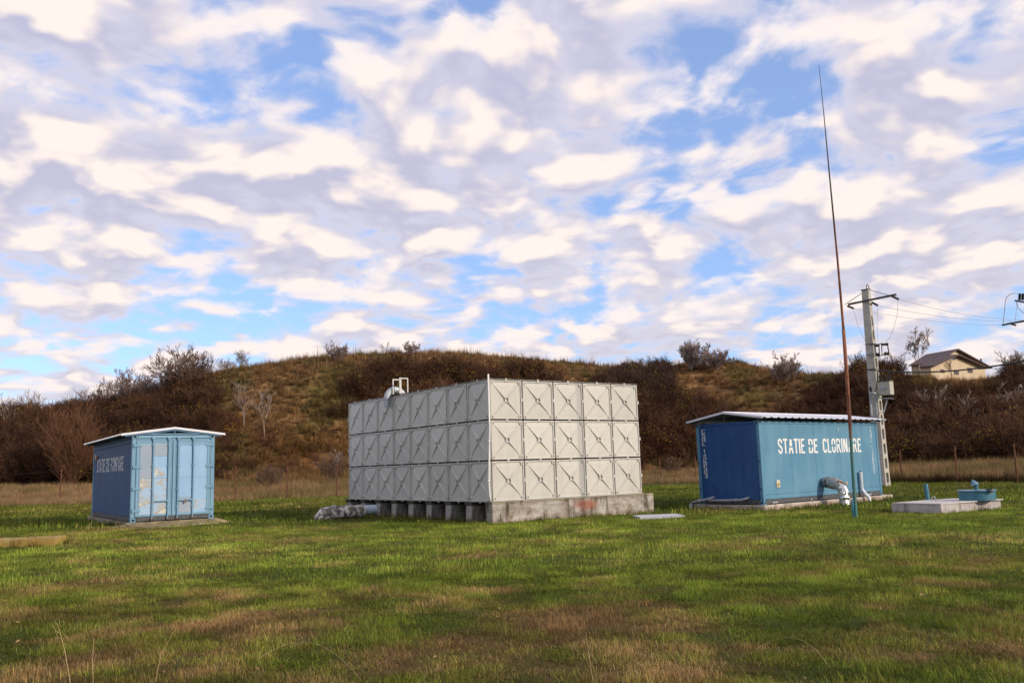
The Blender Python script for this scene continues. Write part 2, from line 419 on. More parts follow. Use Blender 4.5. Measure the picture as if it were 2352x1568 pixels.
# ------------------------------------------------------------------ scatter objects (uncountable plants)
def leaf_mat(name, trans=.25, rough=.8):
    mt = bpy.data.materials.new(name); mt.use_nodes = True; n = NB(mt.node_tree); nt_ = mt.node_tree
    nt_.nodes.clear(); out = n.n('ShaderNodeOutputMaterial')
    a = n.n('ShaderNodeAttribute', attribute_name='bc'); i = n.n('ShaderNodeAttribute', attribute_name='icol', attribute_type='INSTANCER')
    cc = n.mix(1., a.outputs['Color'], i.outputs['Color'], 'MULTIPLY')
    d = n.n('ShaderNodeBsdfDiffuse'); n.l(cc, d.inputs[0]); t = n.n('ShaderNodeBsdfTranslucent'); n.l(cc, t.inputs[0])
    g = n.n('ShaderNodeBsdfGlossy'); g.inputs[1].default_value = .5; n.l(n.mix(.5, cc, (.5, .5, .5)), g.inputs[0])
    m1 = n.n('ShaderNodeMixShader'); m1.inputs[0].default_value = trans; n.l(d.outputs[0], m1.inputs[1]); n.l(t.outputs[0], m1.inputs[2])
    m2 = n.n('ShaderNodeMixShader'); m2.inputs[0].default_value = .03; n.l(m1.outputs[0], m2.inputs[1]); n.l(g.outputs[0], m2.inputs[2])
    n.l(m2.outputs[0], out.inputs[0]); return mt

def scatter(name, protos, pts, rot, scl, idx, icol, mat, label):
    """one object: prototype plants and the points they stand on in one mesh, instanced by a node tree"""
    Vs = []; Fs = []; pk = []; bc = []; o = 0
    for k, (pv, pf, pc) in enumerate(protos):
        Vs.append(pv); Fs.append(pf+o); pk.append(np.full(len(pv), k)); bc.append(pc); o += len(pv)
    N = len(pts)
    Vs.append(pts); pk.append(np.full(N, -1)); bc.append(np.ones((N, 3)))
    Vall = np.concatenate(Vs).astype(np.float32); Fall = np.concatenate(Fs).astype(np.int32)
    me = npmesh(name, Vall, Fall, [mat], np.concatenate(bc), smooth=False, cname='bc')
    M = len(Vall); pkA = me.attributes.new('pk', 'INT', 'POINT'); pkA.data.foreach_set('value', np.concatenate(pk).astype(np.int32))
    def pad(arr, w):
        q = np.zeros((M, w), np.float32); q[M-N:] = arr; return q.ravel()
    A = me.attributes.new('rot', 'FLOAT_VECTOR', 'POINT'); A.data.foreach_set('vector', pad(rot, 3))
    A = me.attributes.new('scl', 'FLOAT_VECTOR', 'POINT'); A.data.foreach_set('vector', pad(scl, 3))
    q = np.zeros(M, np.int32); q[M-N:] = idx; A = me.attributes.new('pidx', 'INT', 'POINT'); A.data.foreach_set('value', q)
    c4 = np.ones((N, 4), np.float32); c4[:, :3] = icol
    A = me.attributes.new('icol', 'FLOAT_COLOR', 'POINT'); A.data.foreach_set('color', pad(c4, 4))
    ob = bpy.data.objects.new(name, me); col.objects.link(ob)
    g = bpy.data.node_groups.new(name, 'GeometryNodeTree')
    g.interface.new_socket('Geometry', in_out='INPUT', socket_type='NodeSocketGeometry'); g.interface.new_socket('Geometry', in_out='OUTPUT', socket_type='NodeSocketGeometry')
    N_ = g.nodes.new; L = g.links.new
    gi = N_('NodeGroupInput'); gout = N_('NodeGroupOutput')
    def attr(nm, tp):
        a = N_('GeometryNodeInputNamedAttribute'); a.data_type = tp; a.inputs['Name'].default_value = nm; return a.outputs['Attribute']
    pkn = attr('pk', 'INT')
    def sel(val):
        c = N_('FunctionNodeCompare'); c.data_type = 'INT'; c.operation = 'EQUAL'; L(pkn, c.inputs[2]); c.inputs[3].default_value = val
        s = N_('GeometryNodeSeparateGeometry'); s.domain = 'POINT'; L(gi.outputs[0], s.inputs[0]); L(c.outputs[0], s.inputs['Selection']); return s.outputs[0]
    jn = N_('GeometryNodeJoinGeometry')
    for k in range(len(protos)):
        gti = N_('GeometryNodeGeometryToInstance'); L(sel(k), gti.inputs[0]); L(gti.outputs[0], jn.inputs[0])
    iop = N_('GeometryNodeInstanceOnPoints'); L(sel(-1), iop.inputs['Points']); L(jn.outputs[0], iop.inputs['Instance'])
    iop.inputs['Pick Instance'].default_value = True
    L(attr('pidx', 'INT'), iop.inputs['Instance Index'])
    L(attr('rot', 'FLOAT_VECTOR'), iop.inputs['Rotation']); L(attr('scl', 'FLOAT_VECTOR'), iop.inputs['Scale'])
    L(iop.outputs[0], gout.inputs[0])
    md = ob.modifiers.new('scatter', 'NODES'); md.node_group = g
    tag(ob, label, None, None, 'stuff')
    return ob

def blades(nb, radius, hmin, hmax, width, lean=.5, seg=2, cvar=.25, seed=0, flat=0.):
    r = np.random.default_rng(seed)
    an = r.random(nb)*2*np.pi; rr = radius*np.sqrt(r.random(nb)); bx = rr*np.cos(an); by = rr*np.sin(an)
    h = hmin+(hmax-hmin)*r.random(nb)**1.5; da = r.random(nb)*2*np.pi; ln = h*lean*(.3+r.random(nb)); w = width*(.6+.8*r.random(nb)); wa = da+np.pi/2+(r.random(nb)-.5)*1.5
    fl = r.random(nb) < flat; ln = np.where(fl, h*1.2, ln); hh = np.where(fl, h*.25, h)
    V = []; C = []
    base = (1-cvar+2*cvar*r.random(nb)); warm = r.random(nb)
    for s in range(seg+1):
        t = s/seg; cx = bx+ln*t**1.6*np.cos(da); cy = by+ln*t**1.6*np.sin(da); cz = hh*(t if seg < 2 else t*(1.15-.15*t))-.01*(s == 0)
        ww = w*(1-t*.9)/2
        for sg in (-1, 1):
            V.append(np.stack([cx+sg*ww*np.cos(wa), cy+sg*ww*np.sin(wa), cz], -1))
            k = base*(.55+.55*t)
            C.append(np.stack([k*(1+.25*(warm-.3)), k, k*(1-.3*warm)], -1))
    V = np.stack(V, 1); C = np.stack(C, 1)
    k = 2*(seg+1); o = np.arange(nb)[:, None]*k
    Fs = np.concatenate([o+np.array([2*s, 2*s+1, 2*s+3, 2*s+2])[None] for s in range(seg)])
    return V.reshape(-1, 3), Fs, C.reshape(-1, 3)

MGRASS = leaf_mat('grass_blade', .3)
MTWIG = leaf_mat('twig', .0)

def clear_of_things(x, y):
    """no grass where concrete stands"""
    k = np.ones(len(x), bool)
    for (ox, oy, yaw, x0, y0, x1, y1) in FOOTPRINTS:
        lx = (x-ox)*math.cos(yaw)+(y-oy)*math.sin(yaw); ly = -(x-ox)*math.sin(yaw)+(y-oy)*math.cos(yaw)
        k &= ~((lx > x0) & (lx < x1) & (ly > y0) & (ly < y1))
    return k
TK = (-.6815, 24.903, .6239); CA = (7.5606, 27.8642, .7041); CB = (-11.5176, 27.0349, .5791)
FOOTPRINTS = [(*TK, 0, 0, 6.1, 9.3), (*CA, -.1, -.1, 7.8, 2.6), (*CB, -.25, -.95, 2.75, 7.6)]
WELL = [gp(2045, 1172)[:2], gp(2162, 1175)[:2], gp(2330, 1164)[:2]]
wa_ = math.atan2(WELL[1][1]-WELL[0][1], WELL[1][0]-WELL[0][0])
wl1 = math.hypot(*(WELL[1]-WELL[0])); wl2 = math.hypot(*(WELL[2]-WELL[1]))
FOOTPRINTS.append((WELL[0][0], WELL[0][1], wa_, 0, 0, wl1, wl2))
FOOTPRINTS.append((-10.84, 21.27, 0, -4, 0, 0, 1.5))

def place(y0, y1, dens, sd, marg=1.25, off=1.0):
    r = np.random.default_rng(sd)
    hw = .5724*marg
    n_ = int(dens*(y1-y0)*(y0+y1)*hw+dens*2*off*(y1-y0))
    y = y0+(y1-y0)*r.random(n_*2); hwid = y*hw+off; keep = r.random(n_*2) < hwid/(y1*hw+off)
    y = y[keep]; x = (r.random(len(y))*2-1)*(y*hw+off)
    k = clear_of_things(x, y); return x[k], y[k], r
def grass_cols(x, y, r):
    d = dryness(x, y); n_ = len(x)
    f = d + (r.random(n_)-.5)*.5 + (fbm(x*3., y*3., 131, 2)-.5)*1.0
    f = sst(.42, .86, f)[:, None]*.9
    lush = fbm(x*.6, y*.6, 101, 3)[:, None]
    g = np.array((.070, .105, .016))*(1-lush)+np.array((.155, .195, .030))*lush
    yl = sst(.2, .5, d)[:, None]*.42
    g = g*(1-yl)+np.array((.205, .185, .048))*yl
    mid = np.exp(-((y-18)/7.)**2)[:, None]; g = g*(1+.25*mid)
    t = np.array((.22, .130, .070))*(1-lush)+np.array((.32, .215, .115))*lush
    c = g*(1-f)+t*f
    return c*(.6+.8*r.random((n_, 1)))*(.40+1.2*fbm(x*1.4, y*1.4, 141, 4)[:, None])*(.35+1.3*fbm(x*3.2, y*3.2, 161, 2)[:, None])*(1.14+.56*np.exp(-((y-20)/8.5)**2)[:, None])

def lawn(name, y0, y1, dens, protos, smin, smax, sd, label, tall=1.):
    x, y, r = place(y0, y1, dens, sd); n_ = len(x)
    z = gz(x, y)
    s = smin+(smax-smin)*r.random(n_); cl_ = fbm(x*3.2, y*3.2, 161, 2); hgt = (.25+1.5*cl_)*(.6+.9*fbm(x*.9, y*.9, 111, 3))*tall
    d = dryness(x, y)
    rot = np.stack([(r.random(n_)-.5)*.2, (r.random(n_)-.5)*.2, r.random(n_)*6.28], -1)
    idx = r.integers(0, len(protos), n_)
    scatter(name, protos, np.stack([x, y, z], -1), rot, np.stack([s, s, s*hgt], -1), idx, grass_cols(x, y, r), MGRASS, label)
PN = [blades(110, .17, .01, .042, .0045, .9, 2, .45, 1, .25), blades(100, .17, .01, .034, .0045, 1.1, 2, .45, 2, .45), blades(110, .14, .012, .058, .0042, .7, 2, .5, 3, .15), blades(100, .18, .008, .028, .0055, 1.4, 2, .5, 4, .6)]
PM = [blades(85, .3, .012, .045, .009, .9, 1, .5, 11, .25), blades(85, .3, .012, .04, .009, 1., 1, .5, 12, .4), blades(70, .26, .014, .065, .008, .7, 1, .5, 13, .15)]
PF = [blades(60, .8, .03, .10, .024, .7, 1, .45, 21), blades(60, .8, .03, .12, .024, .7, 1, .45, 22, .2)]
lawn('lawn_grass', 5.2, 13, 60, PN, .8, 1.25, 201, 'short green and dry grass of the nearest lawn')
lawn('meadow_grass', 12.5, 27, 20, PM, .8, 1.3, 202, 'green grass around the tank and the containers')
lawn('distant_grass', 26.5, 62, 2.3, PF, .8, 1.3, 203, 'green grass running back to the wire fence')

r = np.random.default_rng(310); ex = []; ey = []
def edge(x0, y0, x1, y1, dens):
    L_ = math.hypot(x1-x0, y1-y0); k = int(L_*dens); t = r.random(k); ex.extend(x0+(x1-x0)*t+r.normal(0, .05, k)); ey.extend(y0+(y1-y0)*t+r.normal(0, .05, k))
for (ox, oy, yaw, x0, y0, x1, y1) in ((*TK, 0, -.08, 6.2, 9.3), (*TK, -.12, 0, 6.2, 9.3), (*CA, -.2, -.2, 7.9, 2.7), (*CB, -.2, -.2, 2.65, 7.6), (WELL[0][0], WELL[0][1], wa_, -.06, -.07, wl1+.06, wl2+.08), (-10.84, 21.27, R(2), -2.8, -.1, .05, 1.2)):
    cs, sn = math.cos(yaw), math.sin(yaw); W_ = lambda a, c: (ox+a*cs-c*sn, oy+a*sn+c*cs)
    edge(*W_(x0, y0), *W_(x1, y0), 9); edge(*W_(x0, y0), *W_(x0, y1), 9); edge(*W_(x1, y0), *W_(x1, y1), 6)
ex = np.array(ex); ey = np.array(ey); n_ = len(ex)
PE = [blades(40, .09, .05, .20, .009, .5, 2, .5, 51), blades(30, .10, .04, .15, .009, .8, 2, .5, 52, .2), blades(12, .08, .10, .32, .008, .3, 2, .5, 53)]
wk = (r.random(n_) < .35)[:, None]; cc = np.where(wk, np.array((.26, .18, .085)), np.array((.085, .12, .022)))
scatter('edge_weeds', PE, np.stack([ex, ey, gz(ex, ey)], -1), np.stack([0*ex, 0*ex, r.random(n_)*6.28], -1), (.4+.8*r.random((n_, 1))**2)*np.ones((1, 3)), r.integers(0, 3, n_), cc*(.6+.7*r.random((n_, 1))), MGRASS, 'uncut weeds along the foot of the slabs and the plinth')
x, y, r = place(5.3, 20, 1.6, 311); n_ = len(x)
lf = [(np.array([(-.03, 0, 0), (0, -.017, .006), (.035, 0, 0), (0, .017, .006)], float)*q, np.array([[0, 1, 2, 3]]), np.ones((4, 3))) for q in (.6, .9)]
scatter('fallen_leaves', lf, np.stack([x, y, gz(x, y)+.02+.015*r.random(n_)], -1), np.stack([r.normal(0, .5, n_), r.normal(0, .5, n_), r.random(n_)*6.28], -1), (.6+.6*r.random((n_, 1)))*np.ones((1, 3)), r.integers(0, 2, n_), np.array((.30, .19, .09))*(.4+1.2*r.random((n_, 1))), MGRASS, 'small dry leaves scattered over the grass')

# dry unmown strip behind the fence, and its weeds
def hz_any(x, y):
    z, s = hillz(x, y); return np.maximum(z, gz(x, y)), s
r = np.random.default_rng(301)
n_ = 17000; th = KT[1]*1.15+(KT[-2]*1.15-KT[1]*1.15)*r.random(n_); yy = 46+44*r.random(n_); x = th*yy
z, s = hz_any(x, yy); bf = beyond(x, yy); k = (bf > -.5+1.5*r.random(n_)) & (s < .12); x, yy, z = x[k], yy[k], z[k]; n_ = len(x)
PD = [blades(60, .7, .12, .50, .028, .45, 2, .35, 31), blades(60, .7, .08, .35, .028, .7, 2, .35, 32, .3), blades(50, .6, .15, .65, .022, .35, 2, .35, 33)]
ff = fbm(x*.3, yy*.3, 121, 3)[:, None]
cc = np.array((.21, .132, .072))*(1-ff)+np.array((.36, .25, .15))*ff
gm = (fbm(x*.12, yy*.3, 125, 3) > .56)[:, None]*.5; cc = cc*(1-gm)+np.array((.12, .13, .03))*gm
scatter('dry_grass', PD, np.stack([x, yy, z], -1), np.stack([0*x, 0*x, r.random(n_)*6.28], -1), (.6+.6*r.random((n_, 1)))*np.ones((1, 3)), r.integers(0, 3, n_), cc*(.8+.5*r.random((n_, 1))), MGRASS, 'straw coloured unmown grass between fence and hill')

# tussocks over the open slope
r = np.random.default_rng(302)
n_ = 42000; th = KT[1]*1.12+(KT[-2]*1.12-KT[1]*1.12)*r.random(n_); yy = 62+62*r.random(n_); x = th*yy
z, s = hz_any(x, yy); bq = brushiness(x, yy, z); k = (s > .0) & (s < 1.12) & (r.random(n_) > bq.clip(0, .75)); x, yy, z, s = x[k], yy[k], z[k], s[k]; n_ = len(x)
X_, Y_ = px_of(x, yy, z)
g1 = fbm(x*.25, yy*.25, 81, 4)
ol = np.clip(sst(.47, .6, g1)+.8*np.exp(-((X_-760)/90)**2-((Y_-900)/50)**2), 0, 1)*(r.random(n_)*.6+.4)
ru = np.clip(.9*np.exp(-((X_-700)/170)**2-((Y_-1045)/60)**2), 0, 1)
cc = L3((.35, .205, .10), (.19, .165, .060), ol); cc = cc*(1-ru[:, None])+np.array((.22, .115, .045))*ru[:, None]
dk = (r.random(n_) < .35)[:, None]; cc = np.where(dk, cc*.5, cc)
PT = [blades(70, .35, .10, .42, .032, .9, 2, .4, 41), blades(70, .45, .08, .32, .035, 1.3, 2, .4, 42, .3), blades(50, .25, .2, .75, .026, .4, 2, .4, 43)]
scatter('hillside_grass', PT, np.stack([x, yy, z-.05], -1), np.stack([.25*(r.random(n_)-.2), .2*(r.random(n_)-.5), r.random(n_)*6.28], -1), (.6+.9*r.random((n_, 1)))*np.ones((1, 3)), r.integers(0, 3, n_), cc*(.7+.6*r.random((n_, 1))), MGRASS, 'brown and olive grass tussocks on the hillside')

# tall dead weed stalks along the skyline of the open crest
r = np.random.default_rng(306); n_ = 900
XS = np.where(r.random(n_) < .75, 480+1000*r.random(n_), 1640+320*r.random(n_)); th = np.array([thX(q) for q in XS]); cdl = np.interp(th, KT, KD); yy = cdl*(.93+.12*r.random(n_)); x = th*yy; z, s = hz_any(x, yy)
PS = [blades(9, .5, .5, 1.3, .045, .12, 2, .3, 61), blades(6, .4, .4, 1.6, .04, .1, 2, .3, 62), blades(14, .6, .3, .8, .045, .2, 2, .3, 63)]
scatter('crest_weeds', PS, np.stack([x, yy, z], -1), np.stack([0*x, 0*x, r.random(n_)*6.28], -1), (.5+.8*r.random((n_, 1)))*np.ones((1, 3)), r.integers(0, 3, n_), np.array((.19, .13, .085))*(.6+.8*r.random((n_, 1))), MGRASS, 'dead weed stalks standing along the skyline of the hill')

# ------------------------------------------------------------------ twiggy plants
def grow(seed, stems=9, h=2., spread=.6, levels=3, kids=(5, 6, 5), r0=.03, rmin=.006, curve=.25, up=.25, klen=.5, first=.25, dome=False, droop=0., trunk=None):
    """returns arrays of branch segments p0,p1,r0,r1"""
    r = random.Random(seed); S = []
    def rv(): return np.array([r.gauss(0, 1), r.gauss(0, 1), r.gauss(0, 1)])
    def br(p, d, L, rad, lev):
        ns = 4 if lev < 2 else 3; pts = [p]; dd = d/np.linalg.norm(d)
        for i in range(ns):
            dd = dd + rv()*curve*.35 + np.array([0, 0, up*.35 - droop*.3*(lev > 0)]); dd /= np.linalg.norm(dd)
            pts.append(pts[-1]+dd*L/ns)
        rs = [max(rmin, rad*(1-.75*i/ns)) for i in range(ns+1)]
        for i in range(ns): S.append((pts[i], pts[i+1], rs[i], rs[i+1]))
        if lev >= levels: return
        for _ in range(kids[min(lev, len(kids)-1)]):
            t = first+(1-first)*r.random(); i = min(ns-1, int(t*ns)); q = pts[i]+(pts[i+1]-pts[i])*(t*ns-i)
            ax = rv(); ax -= ax.dot(dd)*dd; ax /= np.linalg.norm(ax)+1e-6
            nd = dd*(.75+.3*r.random())+ax*(.55+.4*r.random())
            br(q, nd, L*klen*(.6+.7*r.random())*(1.1-.4*t), max(rmin, rad*.5*(1-.5*t)), lev+1)
    if trunk:
        th_, tr = trunk; p0 = np.zeros(3); p1 = np.array([(r.random()-.5)*.2*th_, (r.random()-.5)*.1*th_, th_]); S.append((p0, p1*.5+rv()*.03, tr, tr*.85)); S.append((S[-1][1], p1, tr*.85, tr*.7)); base = p1
    else: base = np.zeros(3)
    for i in range(stems):
        a = 2*math.pi*(i+r.random())/stems; sp = spread*(.25+.9*r.random())
        L = h*(.7+.4*r.random()); 
        if dome: L = h*(1-.35*sp)
        st = base if trunk else base+np.array([math.cos(a), math.sin(a), 0])*.08*h*r.random()
        br(st, np.array([math.cos(a)*sp, math.sin(a)*sp, 1.]), L, r0*(.6+.5*r.random()), 0)
    return S
def segmesh(S, c=(1, 1, 1), tip=(1, 1, 1), sides=3, H=None):
    p0 = np.array([q[0] for q in S]); p1 = np.array([q[1] for q in S]); ra = np.array([q[2] for q in S]); rb = np.array([q[3] for q in S])
    t = p1-p0; t /= np.linalg.norm(t, axis=1)[:, None]+1e-9
    up = np.where(np.abs(t[:, 2:3]) > .9, np.array([[1., 0, 0]]), np.array([[0, 0, 1.]]))
    a = np.cross(t, up); a /= np.linalg.norm(a, axis=1)[:, None]; c2 = np.cross(a, t)
    V = []
    for P_, R_ in ((p0, ra), (p1, rb)):
        for j in range(sides):
            an = 2*math.pi*j/sides; V.append(P_+(a*math.cos(an)+c2*math.sin(an))*R_[:, None])
    V = np.stack(V, 1); m = len(S); o = np.arange(m)[:, None]*2*sides
    Fs = np.concatenate([o+np.array([j, (j+1) % sides, sides+(j+1) % sides, sides+j])[None] for j in range(sides)])
    H = H or p1[:, 2].max(); q = np.clip((V[:, :, 2]/H), 0, 1)[..., None]
    sh = (.75+.5*np.random.default_rng(1).random((m, 1, 1)))
    C = (np.array(c)*(1-q)+np.array(tip)*q)*sh
    return V.reshape(-1, 3), Fs, C.reshape(-1, 3)
def leaves(S, n_, size, colr, seed=0, zmin=0.):
    r = np.random.default_rng(seed); p1 = np.array([q[1] for q in S if q[2] < .02 and q[1][2] > zmin]); i = r.integers(0, len(p1), n_)
    c = p1[i]+r.normal(0, size, (n_, 3)); u = r.normal(0, 1, (n_, 3)); u /= np.linalg.norm(u, axis=1)[:, None]; w = np.cross(u, r.normal(0, 1, (n_, 3))); w /= np.linalg.norm(w, axis=1)[:, None]
    V = np.stack([c-u*size, c+w*size*.6, c+u*size, c-w*size*.6], 1)
    C = np.ones((n_, 4, 3))*np.array(colr)*(.6+.8*r.random((n_, 1, 1)))
    return V.reshape(-1, 3), np.arange(n_*4).reshape(-1, 4), C.reshape(-1, 3)
def joinp(*ms):
    o = 0; V = []; Fs = []; C = []
    for v, f, c in ms: V.append(v); Fs.append(f+o); C.append(c); o += len(v)
    return np.concatenate(V), np.concatenate(Fs), np.concatenate(C)

PB = []
for i in range(5):
    S = grow(500+i, 11, 1.7, .75, 2, (7, 5), .022, .009, .5, .2, .5, .12); PB.append(segmesh(S, (.75, .75, .75), (1.1, 1.05, 1.05)))
for i in range(2):
    S = grow(520+i, 10, 1.5, .9, 2, (6, 5), .022, .009, .6, .1, .5, .12, droop=.5); PB.append(joinp(segmesh(S, (.8, .8, .8), (1, 1, 1)), leaves(S, 260, .045, (2.2, 1.6, .9), i)))
S = grow(530, 10, 1.5, .8, 2, (6, 5), .02, .009, .5, .1, .5, .12); PB.append(joinp(segmesh(S, (.8, .8, .8), (1, 1, 1)), leaves(S, 220, .05, (3.2, 4.2, .5), 5)))
r = np.random.default_rng(303)
n_ = 15000; th = KT[1]*1.15+(KT[-2]*1.15-KT[1]*1.15)*r.random(n_); yy = 62+60*r.random(n_); x = th*yy
z, s = hz_any(x, yy); bq = brushiness(x, yy, z); k = (s > .03) & (s < 1.10) & (r.random(n_) < sst(.15, .75, bq)*.98+.05); x, yy, z, s, bq = x[k], yy[k], z[k], s[k], bq[k]; n_ = len(x)
X_, Y_ = px_of(x, yy, z)
rr_ = r.random(n_)
base = L3((.066, .034, .022), (.135, .072, .042), rr_)
red = np.clip(.9*np.exp(-((X_-620)/90)**2-((Y_-1000)/60)**2)+.5*np.exp(-((X_-1900)/60)**2-((Y_-960)/60)**2)+.6*np.exp(-((X_-1500)/60)**2-((Y_-1040)/40)**2), 0, 1)[:, None]*.8
base = base*(1-red)+np.array((.105, .035, .024))*red
pur = np.clip(np.exp(-((X_-1480)/120)**2-((Y_-880)/50)**2), 0, 1)[:, None]*.7; base = base*(1-pur)+np.array((.075, .055, .052))*pur
idx = np.where(r.random(n_) < .80, r.integers(0, 5, n_), np.where(r.random(n_) < .6, r.integers(5, 7, n_), 7))
sc_ = (.45+.9*r.random(n_))*(.75+.5*bq.clip(0, 1))*np.where(s > .9, .75, 1.)*np.where(X_ < 450, np.where(s > .75, .85, 1.2), 1.)*np.where((X_ > 2070) & (X_ < 2320) & (s > .45), .62, 1.)*np.where((X_ > 480) & (X_ < 1420) & (s > .7), .6, 1.)*np.where((X_ > 1530) & (X_ < 1960) & (s > .6), .5, 1.)*np.where((X_ > 1400) & (X_ <= 1530) & (s > .8), .75, 1.)
scatter('hillside_brush', PB, np.stack([x, yy, z-.1], -1), np.stack([.2*(r.random(n_)-.5), .2*(r.random(n_)-.5), r.random(n_)*6.28], -1), sc_[:, None]*np.ones((1, 3)), idx, base*np.where(X_ < 480, .7, np.where(X_ > 1880, .8, .95))[:, None]*(.6+.8*r.random((n_, 1)))*(.40+1.3*fbm(x*.09, (yy+z)*.12, 151, 3)[:, None]), MTWIG, 'dense leafless brown brush covering the hillside')
print('brush', n_)

# dark weeds along the right-hand fence
r = np.random.default_rng(304); n_ = 500
t = r.random(n_); x = np.interp(t, [0, .35, 1], [19.5, 22.6, 26.5])+r.normal(0, .25, n_); yy = np.interp(t, [0, .35, 1], [55., 50, 42])+r.normal(0, .25, n_)
scatter('fence_weeds', PT, np.stack([x, yy, gz(x, yy)], -1), np.stack([0*x, 0*x, r.random(n_)*6.28], -1), (.5+.6*r.random((n_, 1)))*np.ones((1, 3)), r.integers(0, 3, n_), np.array((.085, .058, .028))*(.6+.8*r.random((n_, 1))), MGRASS, 'dark dead weeds along the right fence line')

def fixed_twig_mat(name, c, tr=0.):
    mt = bpy.data.materials.new(name); mt.use_nodes = True; n = NB(mt.node_tree); bs = mt.node_tree.nodes['Principled BSDF']
    a = n.n('ShaderNodeAttribute', attribute_name='vc'); n.l(n.mix(1., a.outputs['Color'], c, 'MULTIPLY'), bs.inputs['Base Color']); bs.inputs['Roughness'].default_value = .9; bs.inputs['Specular IOR Level'].default_value = .1
    return mt
M_PALE = fixed_twig_mat('pale_twigs', (.30, .25, .22)); M_BROWN = fixed_twig_mat('brown_twigs', (.15, .098, .072)); M_RUST = fixed_twig_mat('rusty_twigs', (.165, .085, .048)); M_WHITE = fixed_twig_mat('whitish_bark', (.48, .43, .38)); M_GREYB = fixed_twig_mat('grey_brown_twigs', (.27, .205, .175))
def plant(name, X, Yb, Ytop, label, cat, mat, dep=None, group=None, thick=1., **kw):
    """a shrub or tree whose foot is at frame height Yb and top at Ytop, standing on the hill"""
    if dep is None:
        best = None
        for dd in np.linspace(58, 118, 600):
            p = at(X, Yb, dd); zz_, s__ = hillz(p[0], p[1]); zz_ = max(float(zz_), float(gz(p[0], p[1])))
            if p[2] <= zz_: best = dd; break
        dep = best or 112
    p = at(X, Yb, dep); H = (Yb-Ytop)/F*dep*1.03
    z = max(float(hillz(p[0], p[1])[0]), float(gz(p[0], p[1])))
    if p[2] < z+1.5: p[2] = z-.1
    S = grow(**kw); zmax = float(np.quantile([q[1][2] for q in S], .975)); k = H/zmax
    S = [(a*k, c*k, ra*thick, rb*thick) for a, c, ra, rb in S]
    rt = empty(name, (p[0], p[1], min(p[2], z)), 0, label, cat, group)
    big = [q for q in S if q[2] > .028*thick]; small = [q for q in S if q[2] <= .028*thick]
    for nm, ss in (('trunk', big), ('crown', small)):
        if not ss: continue
        v, f, c = segmesh(ss, (.85, .85, .85), (1.15, 1.1, 1.1), 3 if nm == 'crown' else 5, H)
        me = npmesh(nm, v, f, [mat], c); o = bpy.data.objects.new(nm, me); col.objects.link(o); o.parent = rt
    return rt
SH = dict(levels=3, kids=(7, 5, 4), rmin=.018)
G1 = 'bare shrubs and trees along the crest of the hill'
plant('bare_shrub', 776, 838, 793, 'small round leafless shrub on the grassy crest left of the tank vent pipe', 'shrub', M_GREYB, dep=106, group=G1, seed=1, stems=11, h=2., spread=.9, r0=.045, dome=True, **SH)
plant('bare_shrub', 883, 820, 792, 'tiny sparse shrub on the crest above the gooseneck pipe', 'shrub', M_GREYB, dep=110, group=G1, seed=2, stems=6, h=2., spread=1., r0=.03, levels=2, kids=(5, 4), rmin=.01)
plant('bare_shrub', 943, 822, 792, 'low tangled shrub on the crest between gooseneck pipe and tank corner', 'shrub', M_GREYB, dep=110, group=G1, seed=3, stems=9, h=2., spread=1.2, r0=.03, **SH)
plant('bare_tree', 1586, 832, 768, 'fan shaped pale leafless tree on the crest, left of a pair', 'tree', M_PALE, dep=112, group=G1, seed=4, stems=18, h=3., spread=.42, r0=.05, levels=3, kids=(8, 6, 4), rmin=.024, up=.5, curve=.12)
plant('bare_tree', 1638, 832, 775, 'round crowned leafless tree on the crest, right of a pair', 'tree', M_GREYB, dep=111, group=G1, seed=5, stems=12, h=3., spread=1.0, r0=.06, levels=3, kids=(9, 7, 4), rmin=.024, dome=True)
plant('bare_shrub', 1805, 858, 797, 'round dense bare shrub on the crest left of the rusty mast', 'shrub', M_GREYB, dep=104, group=G1, seed=6, stems=18, h=2.5, spread=.75, r0=.04, dome=True, levels=3, kids=(7, 6, 4), rmin=.02)
plant('bare_tree', 2113, 862, 752, 'open crowned bare tree standing in front of the house roof', 'tree', M_PALE, dep=98, group=G1, seed=17, stems=4, h=3.2, spread=.55, r0=.05, levels=3, kids=(8, 6, 4), rmin=.019, trunk=(1.5, .10), first=.3, curve=.25)
plant('bare_tree', 2186, 850, 782, 'small upright bare tree rising behind the house ridge', 'tree', M_PALE, dep=140, group=G1, seed=8, stems=5, h=3., spread=.35, r0=.05, levels=3, kids=(7, 5, 4), rmin=.02, trunk=(1.2, .08), up=.4)
plant('bare_tree', 2186, 862, 806, 'slim twiggy sapling in front of the yellow gable wall', 'tree', M_BROWN, dep=97, group=G1, seed=9, stems=4, h=3., spread=.5, r0=.03, levels=2, kids=(6, 4), rmin=.010, trunk=(1.6, .05))
plant('bare_tree', 2342, 866, 785, 'tall pale bare tree at the right edge of the photo', 'tree', M_PALE, dep=102, group=G1, seed=10, stems=8, h=3.4, spread=.55, r0=.05, levels=3, kids=(8, 6, 4), rmin=.018, up=.4)
plant('bare_shrub', 2040, 860, 803, 'sparse pale shrub on the crest just right of the concrete pole', 'shrub', M_PALE, dep=104, group=G1, seed=11, stems=8, h=3., spread=1.0, r0=.035, levels=2, kids=(9, 6), rmin=.02)
plant('bare_shrub', 415, 935, 812, 'large dark leafless shrub, tallest on the left shoulder of the hill', 'shrub', M_BROWN, dep=104, group=G1, seed=12, stems=18, h=4., spread=.8, r0=.06, levels=3, kids=(8, 6, 4), rmin=.02, dome=True)
plant('bare_shrub', 300, 930, 832, 'tall upright bare shrub left of the largest shrub on the hill', 'shrub', M_GREYB, dep=108, group=G1, seed=13, stems=14, h=4., spread=.55, r0=.05, levels=3, kids=(7, 5, 4), rmin=.018, up=.5, curve=.15)
